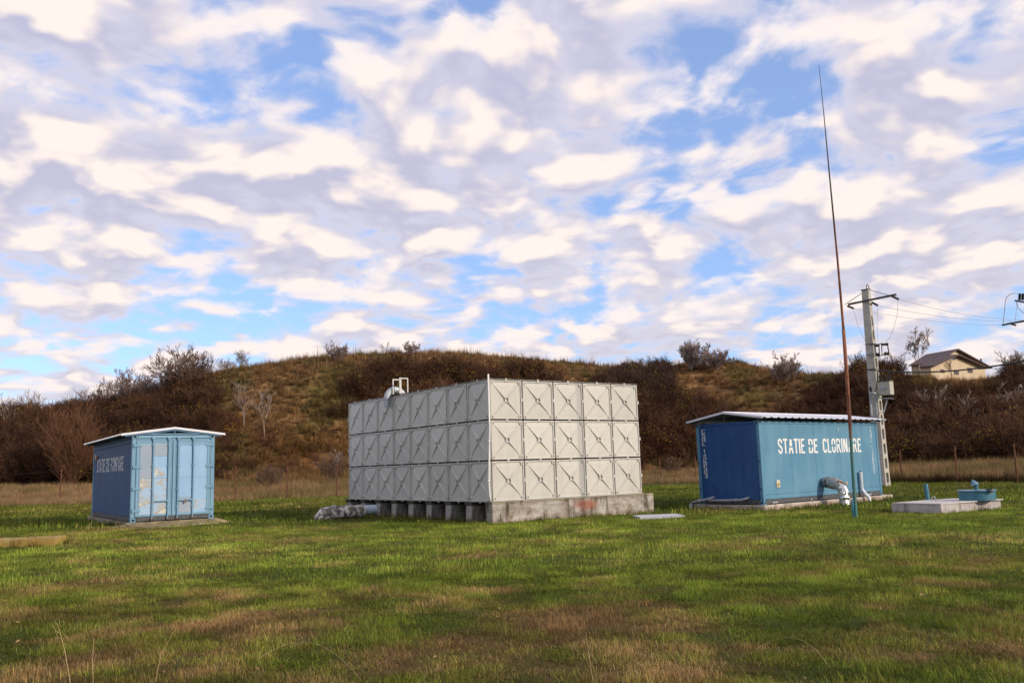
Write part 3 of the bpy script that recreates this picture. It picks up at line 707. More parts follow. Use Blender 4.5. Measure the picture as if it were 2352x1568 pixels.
plant('bare_shrub', 240, 925, 850, 'grey upright bare shrub on the crest above the left container', 'shrub', M_GREYB, dep=112, group=G1, seed=14, stems=12, h=3., spread=.5, r0=.04, levels=3, kids=(6, 5, 3), rmin=.018, up=.5, curve=.15)
plant('bare_shrub', 355, 925, 845, 'middle bare shrub between two taller ones on the left shoulder', 'shrub', M_GREYB, dep=106, group=G1, seed=15, stems=12, h=3., spread=.6, r0=.04, levels=3, kids=(6, 5, 4), rmin=.018, up=.3, curve=.2)
for i, (X, Yb, Yt, lb) in enumerate(((75, 940, 872, 'wispy pale shrub on the far left crest, second from the edge'), (160, 930, 880, 'low wispy shrub on the crest above the rusty fan shrub'), (205, 925, 868, 'wispy leafless shrub on the crest left of the grey upright one'), (15, 955, 915, 'short wispy shrub on the crest at the left edge'))):
    plant('bare_shrub', X, Yb, Yt, lb, 'shrub', M_GREYB, dep=114, group=G1, seed=30+i, stems=9, h=3., spread=.5, r0=.035, levels=2, kids=(8, 6), rmin=.018, up=.4)
for i, (X, Yb, Yt, w, lb) in enumerate(((1440, 862, 828, 1.2, 'dark tangled thorn thicket on the crest, its left clump'), (1500, 856, 818, 1.2, 'dark tangled thorn thicket on the crest, its tallest middle clump'), (555, 865, 822, .5, 'thin pale weedy shrub on the slope crest above the left container roof'), (520, 866, 838, 1., 'faint low shrub on the slope crest right of the largest shrub'), (1965, 866, 835, .9, 'reddish low shrub on the crest left of the concrete pole'), (2290, 872, 838, 1., 'dark low shrub on the crest right of the house'))):
    plant('bare_shrub', X, Yb, Yt, lb, 'shrub', M_BROWN if X > 1000 else M_PALE, dep=102 if X > 1800 else 110, group=G1, seed=40+i, stems=10, h=2., spread=w, r0=.035, levels=3, kids=(6, 5, 3), rmin=.010)
plant('fan_shrub', 163, 1112, 945, 'large rusty tan fan shaped shrub at the hill foot left of the container', 'shrub', M_RUST, dep=84, seed=21, stems=46, h=4., spread=.34, r0=.03, levels=2, kids=(11, 6), rmin=.013, up=.45, curve=.08, first=.08)
G2 = 'slender pale barked saplings on the slope'
for i, (X, Yb, Yt, sp, lb) in enumerate(((607, 1005, 898, .7, 'white barked forked sapling on the slope between left container and tank'), (560, 985, 880, .6, 'faint branching sapling left of the white forked one'), (12, 1010, 925, .6, 'pale sapling on the slope at the left edge'), (772, 1105, 1035, .3, 'thin white sapling beside the left edge of the tank'), (2150, 985, 890, .8, 'white many branched sapling below the house'), (2222, 1000, 905, .6, 'white sapling right of the many branched one below the house'), (2330, 980, 880, .9, 'pale arching sapling on the slope at the right edge'))):
    plant('sapling', X, Yb, Yt, lb, 'sapling', M_WHITE, group=G2, seed=60+i, stems=4, h=3., spread=sp, r0=.028, levels=2, kids=(5, 4), rmin=.010, trunk=(1.3, .05), thick=.62)
G3 = 'small bushes in the dry strip at the hill foot'
for i, (X, Yb, Yt, sp, dm, lb) in enumerate(((620, 1135, 1085, .9, 1, 'twiggy brown bush at the hill foot between the fence posts'), (765, 1120, 1050, .6, 1, 'brown bush behind the fence post nearest the tank'), (480, 1110, 1085, .8, 1, 'small brown bush beside the left container edge'), (1545, 1090, 1050, .9, 1, 'low reddish bush behind the fence between tank and right container'))):
    plant('brown_bush', X, Yb, Yt, lb, 'bush', M_BROWN, dep=(72, 74, 76, 84)[i], group=G3, seed=80+i, stems=16, h=2., spread=sp, r0=.025, levels=2, kids=(7, 6), rmin=.010, dome=True)
plant('tumbleweed', 2290-1, 1080, 1060, 'dark ball shaped dry weed in the straw strip behind the right fence', 'weed', M_BROWN, dep=58, seed=90, stems=26, h=1., spread=1.8, r0=.02, levels=2, kids=(6, 5), rmin=.008, dome=True)
#OBJECTS_BELOW
# ------------------------------------------------------------------ materials of the built things
M_PANEL = MAT('tank_paint', (.505, .49, .445), (.55, .535, .49), 2.2, .42, bump=.12, bscale=5., c3=(.50, .46, .40), t3=(.58, .8), scale3=9, spec=.45)
nn_ = NB(M_PANEL.node_tree); bs_ = M_PANEL.node_tree.nodes['Principled BSDF']; old = bs_.inputs['Base Color'].links[0].from_socket
oi = nn_.n('ShaderNodeObjectInfo'); gp_ = nn_.n('ShaderNodeNewGeometry').outputs['Position']
run = nn_.mr(nn_.noise(nn_.v('MULTIPLY', gp_, (1, 1, .10)), 5., 6, .62), .50, .74, 0., .28)
tone = nn_.m('ADD', nn_.m('MULTIPLY', oi.outputs['Random'], .13), .91)
nn_.l(nn_.v('SCALE', nn_.mix(run, old, (.36, .32, .25)), tone), bs_.inputs['Base Color'])
M_DARK = MAT('dark_gap', (.012, .012, .012), rough=.9)
M_BOLT = MAT('rusty_bolt', (.06, .045, .035), (.14, .08, .05), 40, .8)
M_WHITE_PVC = MAT('white_pvc', (.78, .76, .72), rough=.35)
M_GALV = MAT('galvanised', (.33, .36, .39), (.42, .45, .48), 12, .5, .25, c3=(.3, .28, .25), t3=(.6, .8))
M_GREYP = MAT('grey_painted_steel', (.36, .38, .41), (.28, .31, .34), 8, .55)
M_BLUEGREY = MAT('blue_grey_pipe', (.36, .45, .52), (.44, .52, .58), 6, .45, c3=(.2, .2, .18), t3=(.62, .8))
M_RAILDK = MAT('dark_rail', (.045, .055, .07), (.09, .085, .08), 12, .7, c3=(.3, .28, .26), t3=(.66, .74), scale3=9)
def streaks(name, c1, c2, c3, rough=.5, k3=.5, vs=.12, sc3=5., grime=None, t3=(.60, .78)):
    """weathered paint: vertical run marks and chalky patches"""
    mt = bpy.data.materials.new(name); mt.use_nodes = True; n = NB(mt.node_tree); bs = mt.node_tree.nodes['Principled BSDF']
    v = n.n('ShaderNodeTexCoord').outputs['Object']
    a = n.noise(n.v('MULTIPLY', v, (1, 1, vs)), 3.1, 7, .62); b_ = n.noise(v, .9, 5, .6)
    f = n.mr(n.m('ADD', n.m('MULTIPLY', a, .42), n.m('MULTIPLY', b_, .58)), .36, .64)
    cc = n.mix(f, c1, c2)
    cc = n.mix(n.m('MULTIPLY', n.mr(n.noise(v, sc3, 7, .68), *t3), k3), cc, c3)
    if grime: cc = n.mix(n.m('MULTIPLY', n.mr(n.noise(n.v('MULTIPLY', v, (1, 1, .07)), 9., 5, .6), .58, .74), .55), cc, grime)
    n.l(cc, bs.inputs['Base Color']); bs.inputs['Roughness'].default_value = rough; bs.inputs['Specular IOR Level'].default_value = .25
    bp = n.n('ShaderNodeBump'); bp.inputs['Strength'].default_value = .1; bp.inputs['Distance'].default_value = .02
    n.l(n.noise(v, 3., 3, .5), bp.inputs['Height']); n.l(bp.outputs[0], bs.inputs['Normal'])
    return mt
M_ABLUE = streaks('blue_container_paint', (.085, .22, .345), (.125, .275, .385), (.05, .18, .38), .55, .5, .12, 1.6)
M_AEND = streaks('shaded_blue_container_paint', (.018, .066, .20), (.030, .095, .26), (.010, .035, .12), .5, .6, .05, 2.0, grime=(.02, .06, .15))  # same blue as the long side, end wall's shade worked into the tone
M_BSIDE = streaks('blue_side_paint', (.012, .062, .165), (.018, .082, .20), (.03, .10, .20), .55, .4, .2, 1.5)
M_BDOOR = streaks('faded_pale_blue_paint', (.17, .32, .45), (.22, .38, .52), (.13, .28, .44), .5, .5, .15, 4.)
M_BGREY = streaks('greyed_blue_plate', (.27, .34, .42), (.31, .37, .44), (.24, .32, .42), .5, .4, .3, 3.)
M_BLIGHT = streaks('sky_blue_plate', (.25, .42, .62), (.29, .48, .68), (.28, .34, .38), .42, .25, .15, 5., t3=(.66, .75))
def scuffed(name):
    mt = bpy.data.materials.new(name); mt.use_nodes = True; n = NB(mt.node_tree); bs = mt.node_tree.nodes['Principled BSDF']
    v = n.n('ShaderNodeTexCoord').outputs['Object']
    k = n.noise(v, 5., 8, .72, .6); k2 = n.noise(v, 1.9, 3, .5)
    s = n.m('ADD', n.m('MULTIPLY', k, .6), n.m('MULTIPLY', k2, .4))
    cc = n.mix(n.mr(s, .50, .53), (.31, .45, .62), (.36, .34, .32)); cc = n.mix(n.mr(s, .555, .58), cc, (.74, .72, .62))
    n.l(cc, bs.inputs['Base Color']); n.l(n.mr(s, .52, .58, .45, .25), bs.inputs['Roughness']); n.l(n.mr(s, .50, .58, 0., .5), bs.inputs['Metallic'])
    return mt
M_SCUFF = scuffed('scuffed_bare_plate')
M_ROOF = MAT('white_roof_sheet', (.74, .74, .78), (.66, .66, .71), 3, .5, c3=(.5, .48, .47), t3=(.62, .8))
M_ROOFUNDER = MAT('dark_roof_timber', (.05, .05, .055), rough=.8)
M_LETTER = MAT('white_stencil_paint', (.78, .78, .76), (.66, .68, .68), 14, .7)
M_LETTER2 = MAT('worn_white_stencil', (.60, .66, .72), (.45, .54, .62), 20, .7)
def concrete(name, c1, c2, dark, k=.6, moss=None, red=None, soil=None):
    mt = bpy.data.materials.new(name); mt.use_nodes = True; n = NB(mt.node_tree); bs = mt.node_tree.nodes['Principled BSDF']
    v = n.n('ShaderNodeTexCoord').outputs['Object']; x, y, z = n.sep(v)
    cc = n.mix(n.mr(n.noise(n.v('MULTIPLY', v, (1, 1, 2.2)), 2.1, 7, .62), .35, .65), c1, c2)
    st = n.noise(n.v('MULTIPLY', v, (1, 1, .25)), 3.2, 6, .65)
    cc = n.mix(n.m('MULTIPLY', n.mr(st, .50, .68), k), cc, dark)
    if moss: cc = n.mix(n.m('MULTIPLY', n.mr(n.noise(v, 2.6, 6, .7), .56, .66), .7), cc, moss)
    if red:
        rx, rz, wx, wz, rc = red
        q = n.m('ADD', n.m('POWER', n.m('ABSOLUTE', n.m('DIVIDE', n.m('SUBTRACT', x, rx), wx)), 2.), n.m('POWER', n.m('ABSOLUTE', n.m('DIVIDE', n.m('SUBTRACT', z, rz), wz)), 2.))
        m_ = n.m('ADD', n.m('EXPONENT', n.m('MULTIPLY', q, -1.)), n.m('MULTIPLY', n.m('SUBTRACT', n.noise(v, 7., 6, .7), .5), 1.1))
        cc = n.mix(n.m('MULTIPLY', n.mr(m_, .30, .85), .8), cc, rc)
    if soil:   # splashed mud and damp growth just above the turf
        cc = n.mix(n.m('MULTIPLY', n.mr(n.m('ADD', z, n.m('MULTIPLY', n.noise(v, 4., 5, .6), .22)), soil[0], soil[1], 1., 0.), .7), cc, soil[2])
    n.l(cc, bs.inputs['Base Color']); bs.inputs['Roughness'].default_value = .9; bs.inputs['Specular IOR Level'].default_value = .2
    bp = n.n('ShaderNodeBump'); bp.inputs['Strength'].default_value = .5; bp.inputs['Distance'].default_value = .015
    n.l(n.noise(n.v('MULTIPLY', v, (1, 1, 2.)), 14., 7, .7), bp.inputs['Height']); n.l(bp.outputs[0], bs.inputs['Normal'])
    return mt
M_PLINTH = concrete('board_marked_concrete', (.25, .215, .18), (.44, .41, .37), (.085, .065, .045), 1., (.17, .12, .06), (3.35, .33, .50, .20, (.30, .10, .065)), (.05, .22, (.30, .22, .15)))
for nd in M_PLINTH.node_tree.nodes:
    if nd.type == 'BUMP': nd.inputs['Strength'].default_value = .8
M_BEAM = concrete('damp_concrete', (.30, .28, .25), (.42, .40, .36), (.09, .08, .07), .8, (.12, .11, .06), None, (.08, .3, (.22, .15, .10)))
M_CAP = concrete('black_stained_concrete', (.05, .045, .035), (.09, .08, .06), (.03, .03, .02), .5, (.14, .12, .05))
M_SLAB = concrete('pale_slab_concrete', (.42, .36, .31), (.52, .46, .41), (.17, .15, .13), .7, None, None, (-.02, .10, (.30, .2, .14)))
M_SLABOLD = concrete('mossy_slab_concrete', (.26, .22, .16), (.36, .31, .23), (.13, .12, .06), .6, (.17, .15, .04))
M_YELLOW = concrete('lichen_yellow_concrete', (.30, .20, .05), (.38, .26, .075), (.10, .065, .03), .8, (.42, .36, .22))
M_WELL = concrete('pinkish_well_concrete', (.40, .36, .35), (.50, .45, .43), (.13, .12, .12), .75)
M_WELLTOP = concrete('smooth_well_top', (.50, .46, .45), (.58, .54, .52), (.3, .27, .26), .4)
M_POLE = concrete('pole_concrete', (.40, .38, .33), (.50, .47, .42), (.25, .22, .18), .4)
M_TEAL = MAT('teal_paint', (.030, .135, .20), (.045, .17, .24), 7, .5, c3=(.12, .09, .06), t3=(.66, .74), scale3=6)
M_TEALL = MAT('pale_teal_paint', (.11, .21, .30), (.14, .26, .35), 7, .45)
M_RUST = MAT('rusty_post_steel', (.095, .032, .018), (.16, .058, .03), 9, .85, c3=(.22, .12, .06), t3=(.6, .75), scale3=5)
M_RUSTW = MAT('rusty_wire', (.10, .06, .04), rough=.8)
M_BLACK = MAT('black_rubber', (.015, .015, .016), rough=.5)
M_WIRE = MAT('aluminium_wire', (.42, .38, .38), rough=.5, metal=.3)
M_DKSTEEL = MAT('dark_steel', (.05, .055, .06), (.12, .11, .10), 9, .6, .3)

# ------------------------------------------------------------------ stencil letters
def stroke(pts, t):
    pts = [np.array(p, float) for p in pts]; L = []; Rr = []
    for i, p in enumerate(pts):
        d0_ = pts[i]-pts[i-1] if i > 0 else pts[1]-pts[0]; d1_ = pts[i+1]-pts[i] if i < len(pts)-1 else pts[-1]-pts[-2]
        d0_ = d0_/np.linalg.norm(d0_); d1_ = d1_/np.linalg.norm(d1_); m_ = d0_+d1_; m_ /= np.linalg.norm(m_); nn = np.array([-m_[1], m_[0]])
        k = t/2/max(.5, np.dot(nn, np.array([-d0_[1], d0_[0]]))); L.append(p+nn*k); Rr.append(p-nn*k)
    return [[L[i], L[i+1], Rr[i+1], Rr[i]] for i in range(len(pts)-1)]
def arc(cx, cy, rx, ry, a0, a1, n_=8): return [(cx+rx*math.cos(R(a0+(a1-a0)*i/n_)), cy+ry*math.sin(R(a0+(a1-a0)*i/n_))) for i in range(n_+1)]
Tk = .14
GL = {
 'S': (.46, [arc(.23, .74, .165, .20, -10, 180, 8)[::1] + [(.065, .68), (.13, .58), (.33, .44), (.395, .34)] + arc(.23, .26, .165, .20, 20, -180, 8)[1:]]),
 'T': (.44, [[(0, .94), (.44, .94)], [(.22, .875), (.22, 0)]]),
 'A': (.48, [[(.06, 0), (.15, .42)], [(.165, .50), (.23, .97)], [(.42, 0), (.335, .42)], [(.32, .50), (.27, .97)], [(.17, .30), (.31, .30)]]),
 'I': (.13, [[(.065, 0), (.065, 1)]]),
 'E': (.38, [[(.065, 0), (.065, 1)], [(.13, .94), (.38, .94)], [(.13, .52), (.33, .52)], [(.13, .06), (.38, .06)]]),
 'D': (.44, [[(.065, 0), (.065, .42)], [(.065, .58), (.065, 1)], [(.15, .06), (.24, .06)] + arc(.22, .23, .155, .17, -80, 0, 5) + [(.375, .42)], [(.375, .58), (.375, .77)] + arc(.22, .77, .155, .17, 10, 80, 5) + [(.15, .94)]]),
 'C': (.42, [arc(.21, .76, .15, .18, 0, 180, 8) + arc(.21, .24, .15, .18, 180, 360, 8)]),
 'L': (.36, [[(.065, 0), (.065, 1)], [(.13, .06), (.36, .06)]]),
 'O': (.44, [[(.065, .58)] + arc(.22, .76, .155, .18, 180, 0, 8) + [(.375, .58)], [(.065, .42)] + arc(.22, .24, .155, .18, 180, 360, 8) + [(.375, .42)]]),
 'R': (.46, [[(.065, 0), (.065, .62)], [(.065, .72), (.065, 1)], [(.15, .94), (.25, .94)] + arc(.23, .75, .15, .19, 70, -10, 5)[1:-1] + [(.38, .68)], [(.14, .50), (.27, .50), (.36, .60)], [(.25, .44), (.40, 0)]]),
 'N': (.46, [[(.065, 0), (.065, 1)], [(.395, 0), (.395, 1)], [(.12, .95), (.34, .05)]]),
 'P': (.44, [[(.065, 0), (.065, .62)], [(.065, .72), (.065, 1)], [(.15, .94), (.25, .94)] + arc(.23, .75, .15, .19, 70, -10, 5)[1:-1] + [(.38, .68)], [(.14, .46), (.26, .46), (.36, .57)]]),
 'M': (.60, [[(.065, 0), (.065, 1)], [(.535, 0), (.535, 1)], [(.12, .95), (.28, .35)], [(.48, .95), (.32, .35)]]),
}
DG = {'C': [[(.40, .85), (.40, 1), (0, 1), (0, 0), (.40, 0), (.40, .15)]], 'S': [[(.42, .85), (.42, 1), (0, 1), (0, .5), (.42, .5), (.42, 0), (0, 0), (0, .15)]], 'O': [[(0, .03), (0, 1), (.42, 1), (.42, 0), (.05, 0)]], '0': [[(0, .03), (0, 1), (.42, 1), (.42, 0), (.05, 0)]],
      'L': [[(0, 1), (0, 0), (.42, 0)]], '1': [[(.05, .8), (.22, 1), (.22, 0)]], '4': [[(.34, 0), (.34, 1), (0, .3), (.45, .3)]], '2': [[(0, .85), (0, 1), (.42, 1), (.42, .5), (0, .5), (0, 0), (.42, 0)]],
      '8': [[(0, .5), (0, 1), (.42, 1), (.42, .5), (.05, .5)], [(0, .42), (0, 0), (.42, 0), (.42, .42)]], '5': [[(.42, 1), (0, 1), (0, .5), (.42, .5), (.42, 0), (0, 0)]], '3': [[(0, 1), (.42, 1), (.42, 0), (0, 0)], [(.1, .5), (.36, .5)]]}
def glyph_mesh(strokes, sx, sz, t, wall):
    """wall(u,w,off) -> local point"""
    mb = MB(); k = 0
    for s_ in strokes:
        k += 1
        for q in stroke(s_, t):
            mb.add([wall(p[0]*sx, p[1]*sz, .004+.0006*k) for p in q], [(0, 1, 2, 3)])
    return mb
def word(txt, u0, u1, z0, h, wall, parent, mat, tk=Tk, gap=.09):
    tot_ = sum(GL[c][0] for c in txt)+gap*(len(txt)-1); sx = (u1-u0)/tot_; u = u0
    for c in txt:
        w_, st_ = GL[c]
        glyph_mesh(st_, sx, h, tk, lambda a, z, o, u=u: wall(u+a, z0+z, o)).build('letter', mat, parent)
        u += (w_+gap)*sx
def column_text(txt, u, ztop, cw, ch, pitch, wall, parent, mat):
    z = ztop
    for c in txt:
        if c != ' ': glyph_mesh(DG[c], cw/.42, ch, .14, lambda a, zz_, o, z=z: wall(u+a, z-ch+zz_, o)).build('letter', mat, parent)
        z -= pitch*(1 if c != ' ' else .7)

# ------------------------------------------------------------------ sectional water tank on its concrete plinth
S_ = 1.1275; ZT = .5618
tx, ty, tyaw = TK
pl = empty('concrete_plinth', (tx, ty, 0), tyaw, 'stained concrete plinth of wall and piers carrying the panel tank', 'plinth')
w = MB(); w.box(0, 0, -.3, 6.12, .34, .50, bev=.012); w.build('front_wall', M_PLINTH, pl)
w = MB(); w.box(-.006, -.006, .502, 6.126, .345, .556, bev=.01); w.build('wall_cap', concrete('weathered_cap', (.28, .24, .17), (.36, .31, .23), (.07, .06, .05), .8, (.22, .18, .03)), pl)
bm_ = MB(); bm_.box(0, -.10, -.3, 5.9, .22, .455, bev=.012); beam = bm_.build('pier', M_BEAM, pl); beam.location = (0, S_, 0)
cm_ = MB(); cm_.box(-.03, -.13, .457, 5.9, .25, .556, bev=.012); cap_ = cm_.build('pier_cap', M_CAP, pl); cap_.location = (0, S_, 0)
for i in range(2, 9):
    k = inst(beam, pl, (0, i*S_, 0)); inst(cap_, pl, (0, i*S_, 0))

tk = empty('water_tank', (tx, ty, 0), tyaw, 'large cream grey sectional tank of square pressed panels on concrete', 'water tank')
w = MB(); w.box(.06, .06, ZT+.004, 5*S_-.035, 8*S_-.035, ZT+3*S_-.02); w.build('inner_shell', M_DARK, tk)
w = MB(); w.box(-.012, -.012, ZT+3*S_+.002, 5*S_+.012, 8*S_+.012, ZT+3*S_+.022); w.build('lid', MAT('lid_edge', (.10, .10, .09), (.3, .29, .26), 5, .6), tk)
w = MB(); w.box(-.035, .0, ZT-.004+.004, -.004, 8*S_, ZT+.018); w.box(-.035, -.035, ZT, 5*S_, -.004, ZT+.016); w.build('bottom_flange', M_PANEL, tk)
def panel_mesh():
    a = S_/2-.020; mb = MB(); f = .036
    # pressed sheet, slightly domed
    N = 8; g_ = np.linspace(-a+f, a-f, N+1); vs = []; fs = []
    for z in g_:
        for x in g_:
            q = (1-(x/a)**4)*(1-(z/a)**4); vs.append((x, .012-.014*q, z))
    for j in range(N):
        for i in range(N): o = j*(N+1)+i; fs.append((o, o+1, o+N+2, o+N+1))
    mb.add(vs, fs, 0)
    # rim: raised turned edge
    for (x0, z0, x1, z1) in ((-a, -a, a, -a+f), (-a, a-f, a, a), (-a, -a+f+.001, -a+f, a-f-.001), (a-f, -a+f+.001, a, a-f-.001)):
        mb.box(x0, -.018, z0, x1, .05, z1, 0, bev=.005)
    # four tapering ribs
    for sx in (-1, 1):
        for sz in (-1, 1):
            p = np.array([sx*.40, sz*.40]); q = np.array([sx*.055, sz*.055]); d = (q-p)/np.linalg.norm(q-p); nn = np.array([-d[1], d[0]])
            V = []
            for c, wd, hh in ((p, .016, .012), ((p*.25+q*.75), .046, .042), (q, .052, .046)):
                y0 = .004
                V += [(c[0]+nn[0]*wd, y0, c[1]+nn[1]*wd), (c[0]+nn[0]*wd*.25, y0-hh, c[1]+nn[1]*wd*.25), (c[0]-nn[0]*wd*.25, y0-hh, c[1]-nn[1]*wd*.25), (c[0]-nn[0]*wd, y0, c[1]-nn[1]*wd)]
            fs = []
            for s in range(2):
                for j in range(3): o = s*4+j; fs.append((o, o+4, o+5, o+1))
            fs += [(8, 11, 10, 9), (0, 1, 2, 3)]
            if sx*sz < 0: fs = [f_[::-1] for f_ in fs]
            mb.add(V, fs, 0)
    # centre boss with a pressed square socket
    mb.box(-.070, -.052, .048, .070, .006, .070, 0); mb.box(-.070, -.052, -.070, .070, .006, -.048, 0)
    mb.box(-.070, -.052, -.047, -.048, .006, .047, 0); mb.box(.048, -.052, -.047, .070, .006, .047, 0); mb.box(-.047, -.004, -.047, .047, .006, .047, 0)
    for sx in (-1, 1):
        for sz in (-1, 1):
            c = (sx*(a-.066), .004, sz*(a-.066)); mb.cyl(c, .066, -.028, 'y', 16, 0, r2=.054)
            mb.cyl((c[0], -.0235, c[2]), .021, -.006, 'y', 8, 1)
    return mb
pm = panel_mesh().build('panel', [M_PANEL, M_BOLT], tk)
first = True
def jit(): return (rnd.random()-.5)*.006
for r_ in range(3):
    for i in range(5):
        loc = ((i+.5)*S_, -.004, ZT+(r_+.5)*S_); rot = (jit(), jit()*.4, jit())
        if first: pm.location = loc; pm.rotation_euler = rot; first = False
        else: inst(pm, tk, loc, rot)
    for j in range(8): inst(pm, tk, (-.004, (j+.5)*S_, ZT+(r_+.5)*S_), (jit()*.4, jit(), R(-90)+jit()))
cl = MB(); cl.box(-.034, -.030, -.048, .034, -.017, .048, 0, bev=.004); cl.cyl((0, -.030, .022), .008, -.006, 'y', 6, 1); cl.cyl((0, -.030, -.022), .008, -.006, 'y', 6, 1)
cl = cl.build('joint_bracket', [M_PANEL, M_BOLT], tk); first = True
def put_cl(loc, rot):
    global first
    if first: cl.location = loc; cl.rotation_euler = rot; first = False
    else: inst(cl, tk, loc, rot)
for r_ in range(4):
    for i in range(5):
        if r_: put_cl(((i+.5)*S_+.01, 0, ZT+r_*S_-.01), (0, 0, 0))
    for j in range(8): put_cl((0, (j+.5)*S_, ZT+r_*S_-(.01 if r_ else -.005)), (0, 0, R(-90)))
for r_ in range(3):
    for i in range(1, 6): put_cl((i*S_+(0 if i < 5 else -.01), 0, ZT+(r_+.5)*S_), (0, 0, 0))
    for j in range(1, 9): put_cl((0, j*S_-(0 if j < 8 else .01), ZT+(r_+.5)*S_), (0, 0, R(-90)))
lb = MB()
for i in range(46): lb.cyl((.03+i*5*S_/46, .02, ZT+3*S_+.02), .010, .022, 'z', 5)
for j in range(74): lb.cyl((.02, .05+j*8*S_/74, ZT+3*S_+.02), .010, .022, 'z', 5)
o = lb.build('lid_bolts', M_BOLT, tk); o['kind'] = 'stuff'
g_ = MB(); g_.tube([(-.055, -.06, ZT+3.52), (-.055, -.06, ZT+2.0), (-.085, -.07, ZT+1.6), (-.15, -.085, ZT+.55), (-.12, -.07, ZT+.18), (-.10, -.06, ZT+.03)], .024, 10); g_.cyl((-.087, -.07, ZT+1.62), .032, .05, 'z', 10); g_.cyl((-.15, -.085, ZT+.55), .032, .05, 'z', 10)
g_.build('corner_pipe', M_WHITE_PVC, tk, smooth=True)
g_ = MB(); g_.tube([(-.12, -.05, ZT+.05), (-.2, .05, .42), (-.13, .10, .2), (-.10, .16, -.02)], .009, 6); g_.build('corner_cable', M_BLACK, tk)
gy = 5.78
pts = [(-.16, gy, 3.60), (-.16, gy, 3.84)] + [(.15-.31*math.cos(R(t)), gy-.04*t/180, 3.86+.31*math.sin(R(t))) for t in range(15, 181, 15)] + [(.46, gy-.04, ZT+3*S_+.02)]
g_ = MB(); g_.tube(pts, .105, 18, cap=False); g_.tube([(-.16, gy, 3.82), (-.16, gy, 3.85)], .113, 18); g_.cyl((.46, gy-.04, ZT+3*S_+.022), .15, .02, 'z', 18)
vp = g_.build('vent_pipe', M_GALV, tk, smooth=False)
for p_ in vp.data.polygons: p_.use_smooth = len(p_.vertices) == 4
for y_ in (5.62, 5.16):
    g_ = MB(); z0 = ZT+3*S_+.022
    g_.box(-.03, y_-.018, z0, .006, y_+.018, z0+.50); g_.box(.26, y_-.018, z0, .296, y_+.018, z0+.50); g_.box(-.03, y_-.018, z0+.502, .296, y_+.018, z0+.538)
    g_.build('ladder_rail', M_PANEL, tk)
g_ = MB(); g_.box(-.06, 5.14, ZT+3*S_+.024, .02, 5.66, ZT+3*S_+.05); g_.build('rail_foot', M_DKSTEEL, tk)

# insulated pipe beside the piers
M_LAG = MAT('torn_pipe_lagging', (.24, .21, .17), (.11, .09, .06), 5, .75, bump=1., bscale=8, c3=(.66, .62, .56), t3=(.49, .54), scale3=6)
pr_ = empty('insulated_pipe', (tx, ty, 0), tyaw, 'thick torn lagged pipe lying in the grass left of the tank piers', 'pipe')
pts = [(-2.02, 7.0, -.15), (-1.98, 7.0, .02), (-1.85, 7.0, .17)] + [(-1.70+.16*i, 7.0, .20+.012*math.sin(i*2)) for i in range(9)]
g_ = MB(); g_.tube(pts, [.20, .22, .23]+[.225+.018*math.sin(i*1.7) for i in range(8)]+[.18], 18, noise=.16); g_.build('lagging', M_LAG, pr_)
g_ = MB(); g_.tube([(-.44, 7.0, .25), (.9, 7.0, .25)], .15, 16); g_.build('steel_pipe', M_BLUEGREY, pr_, smooth=True)

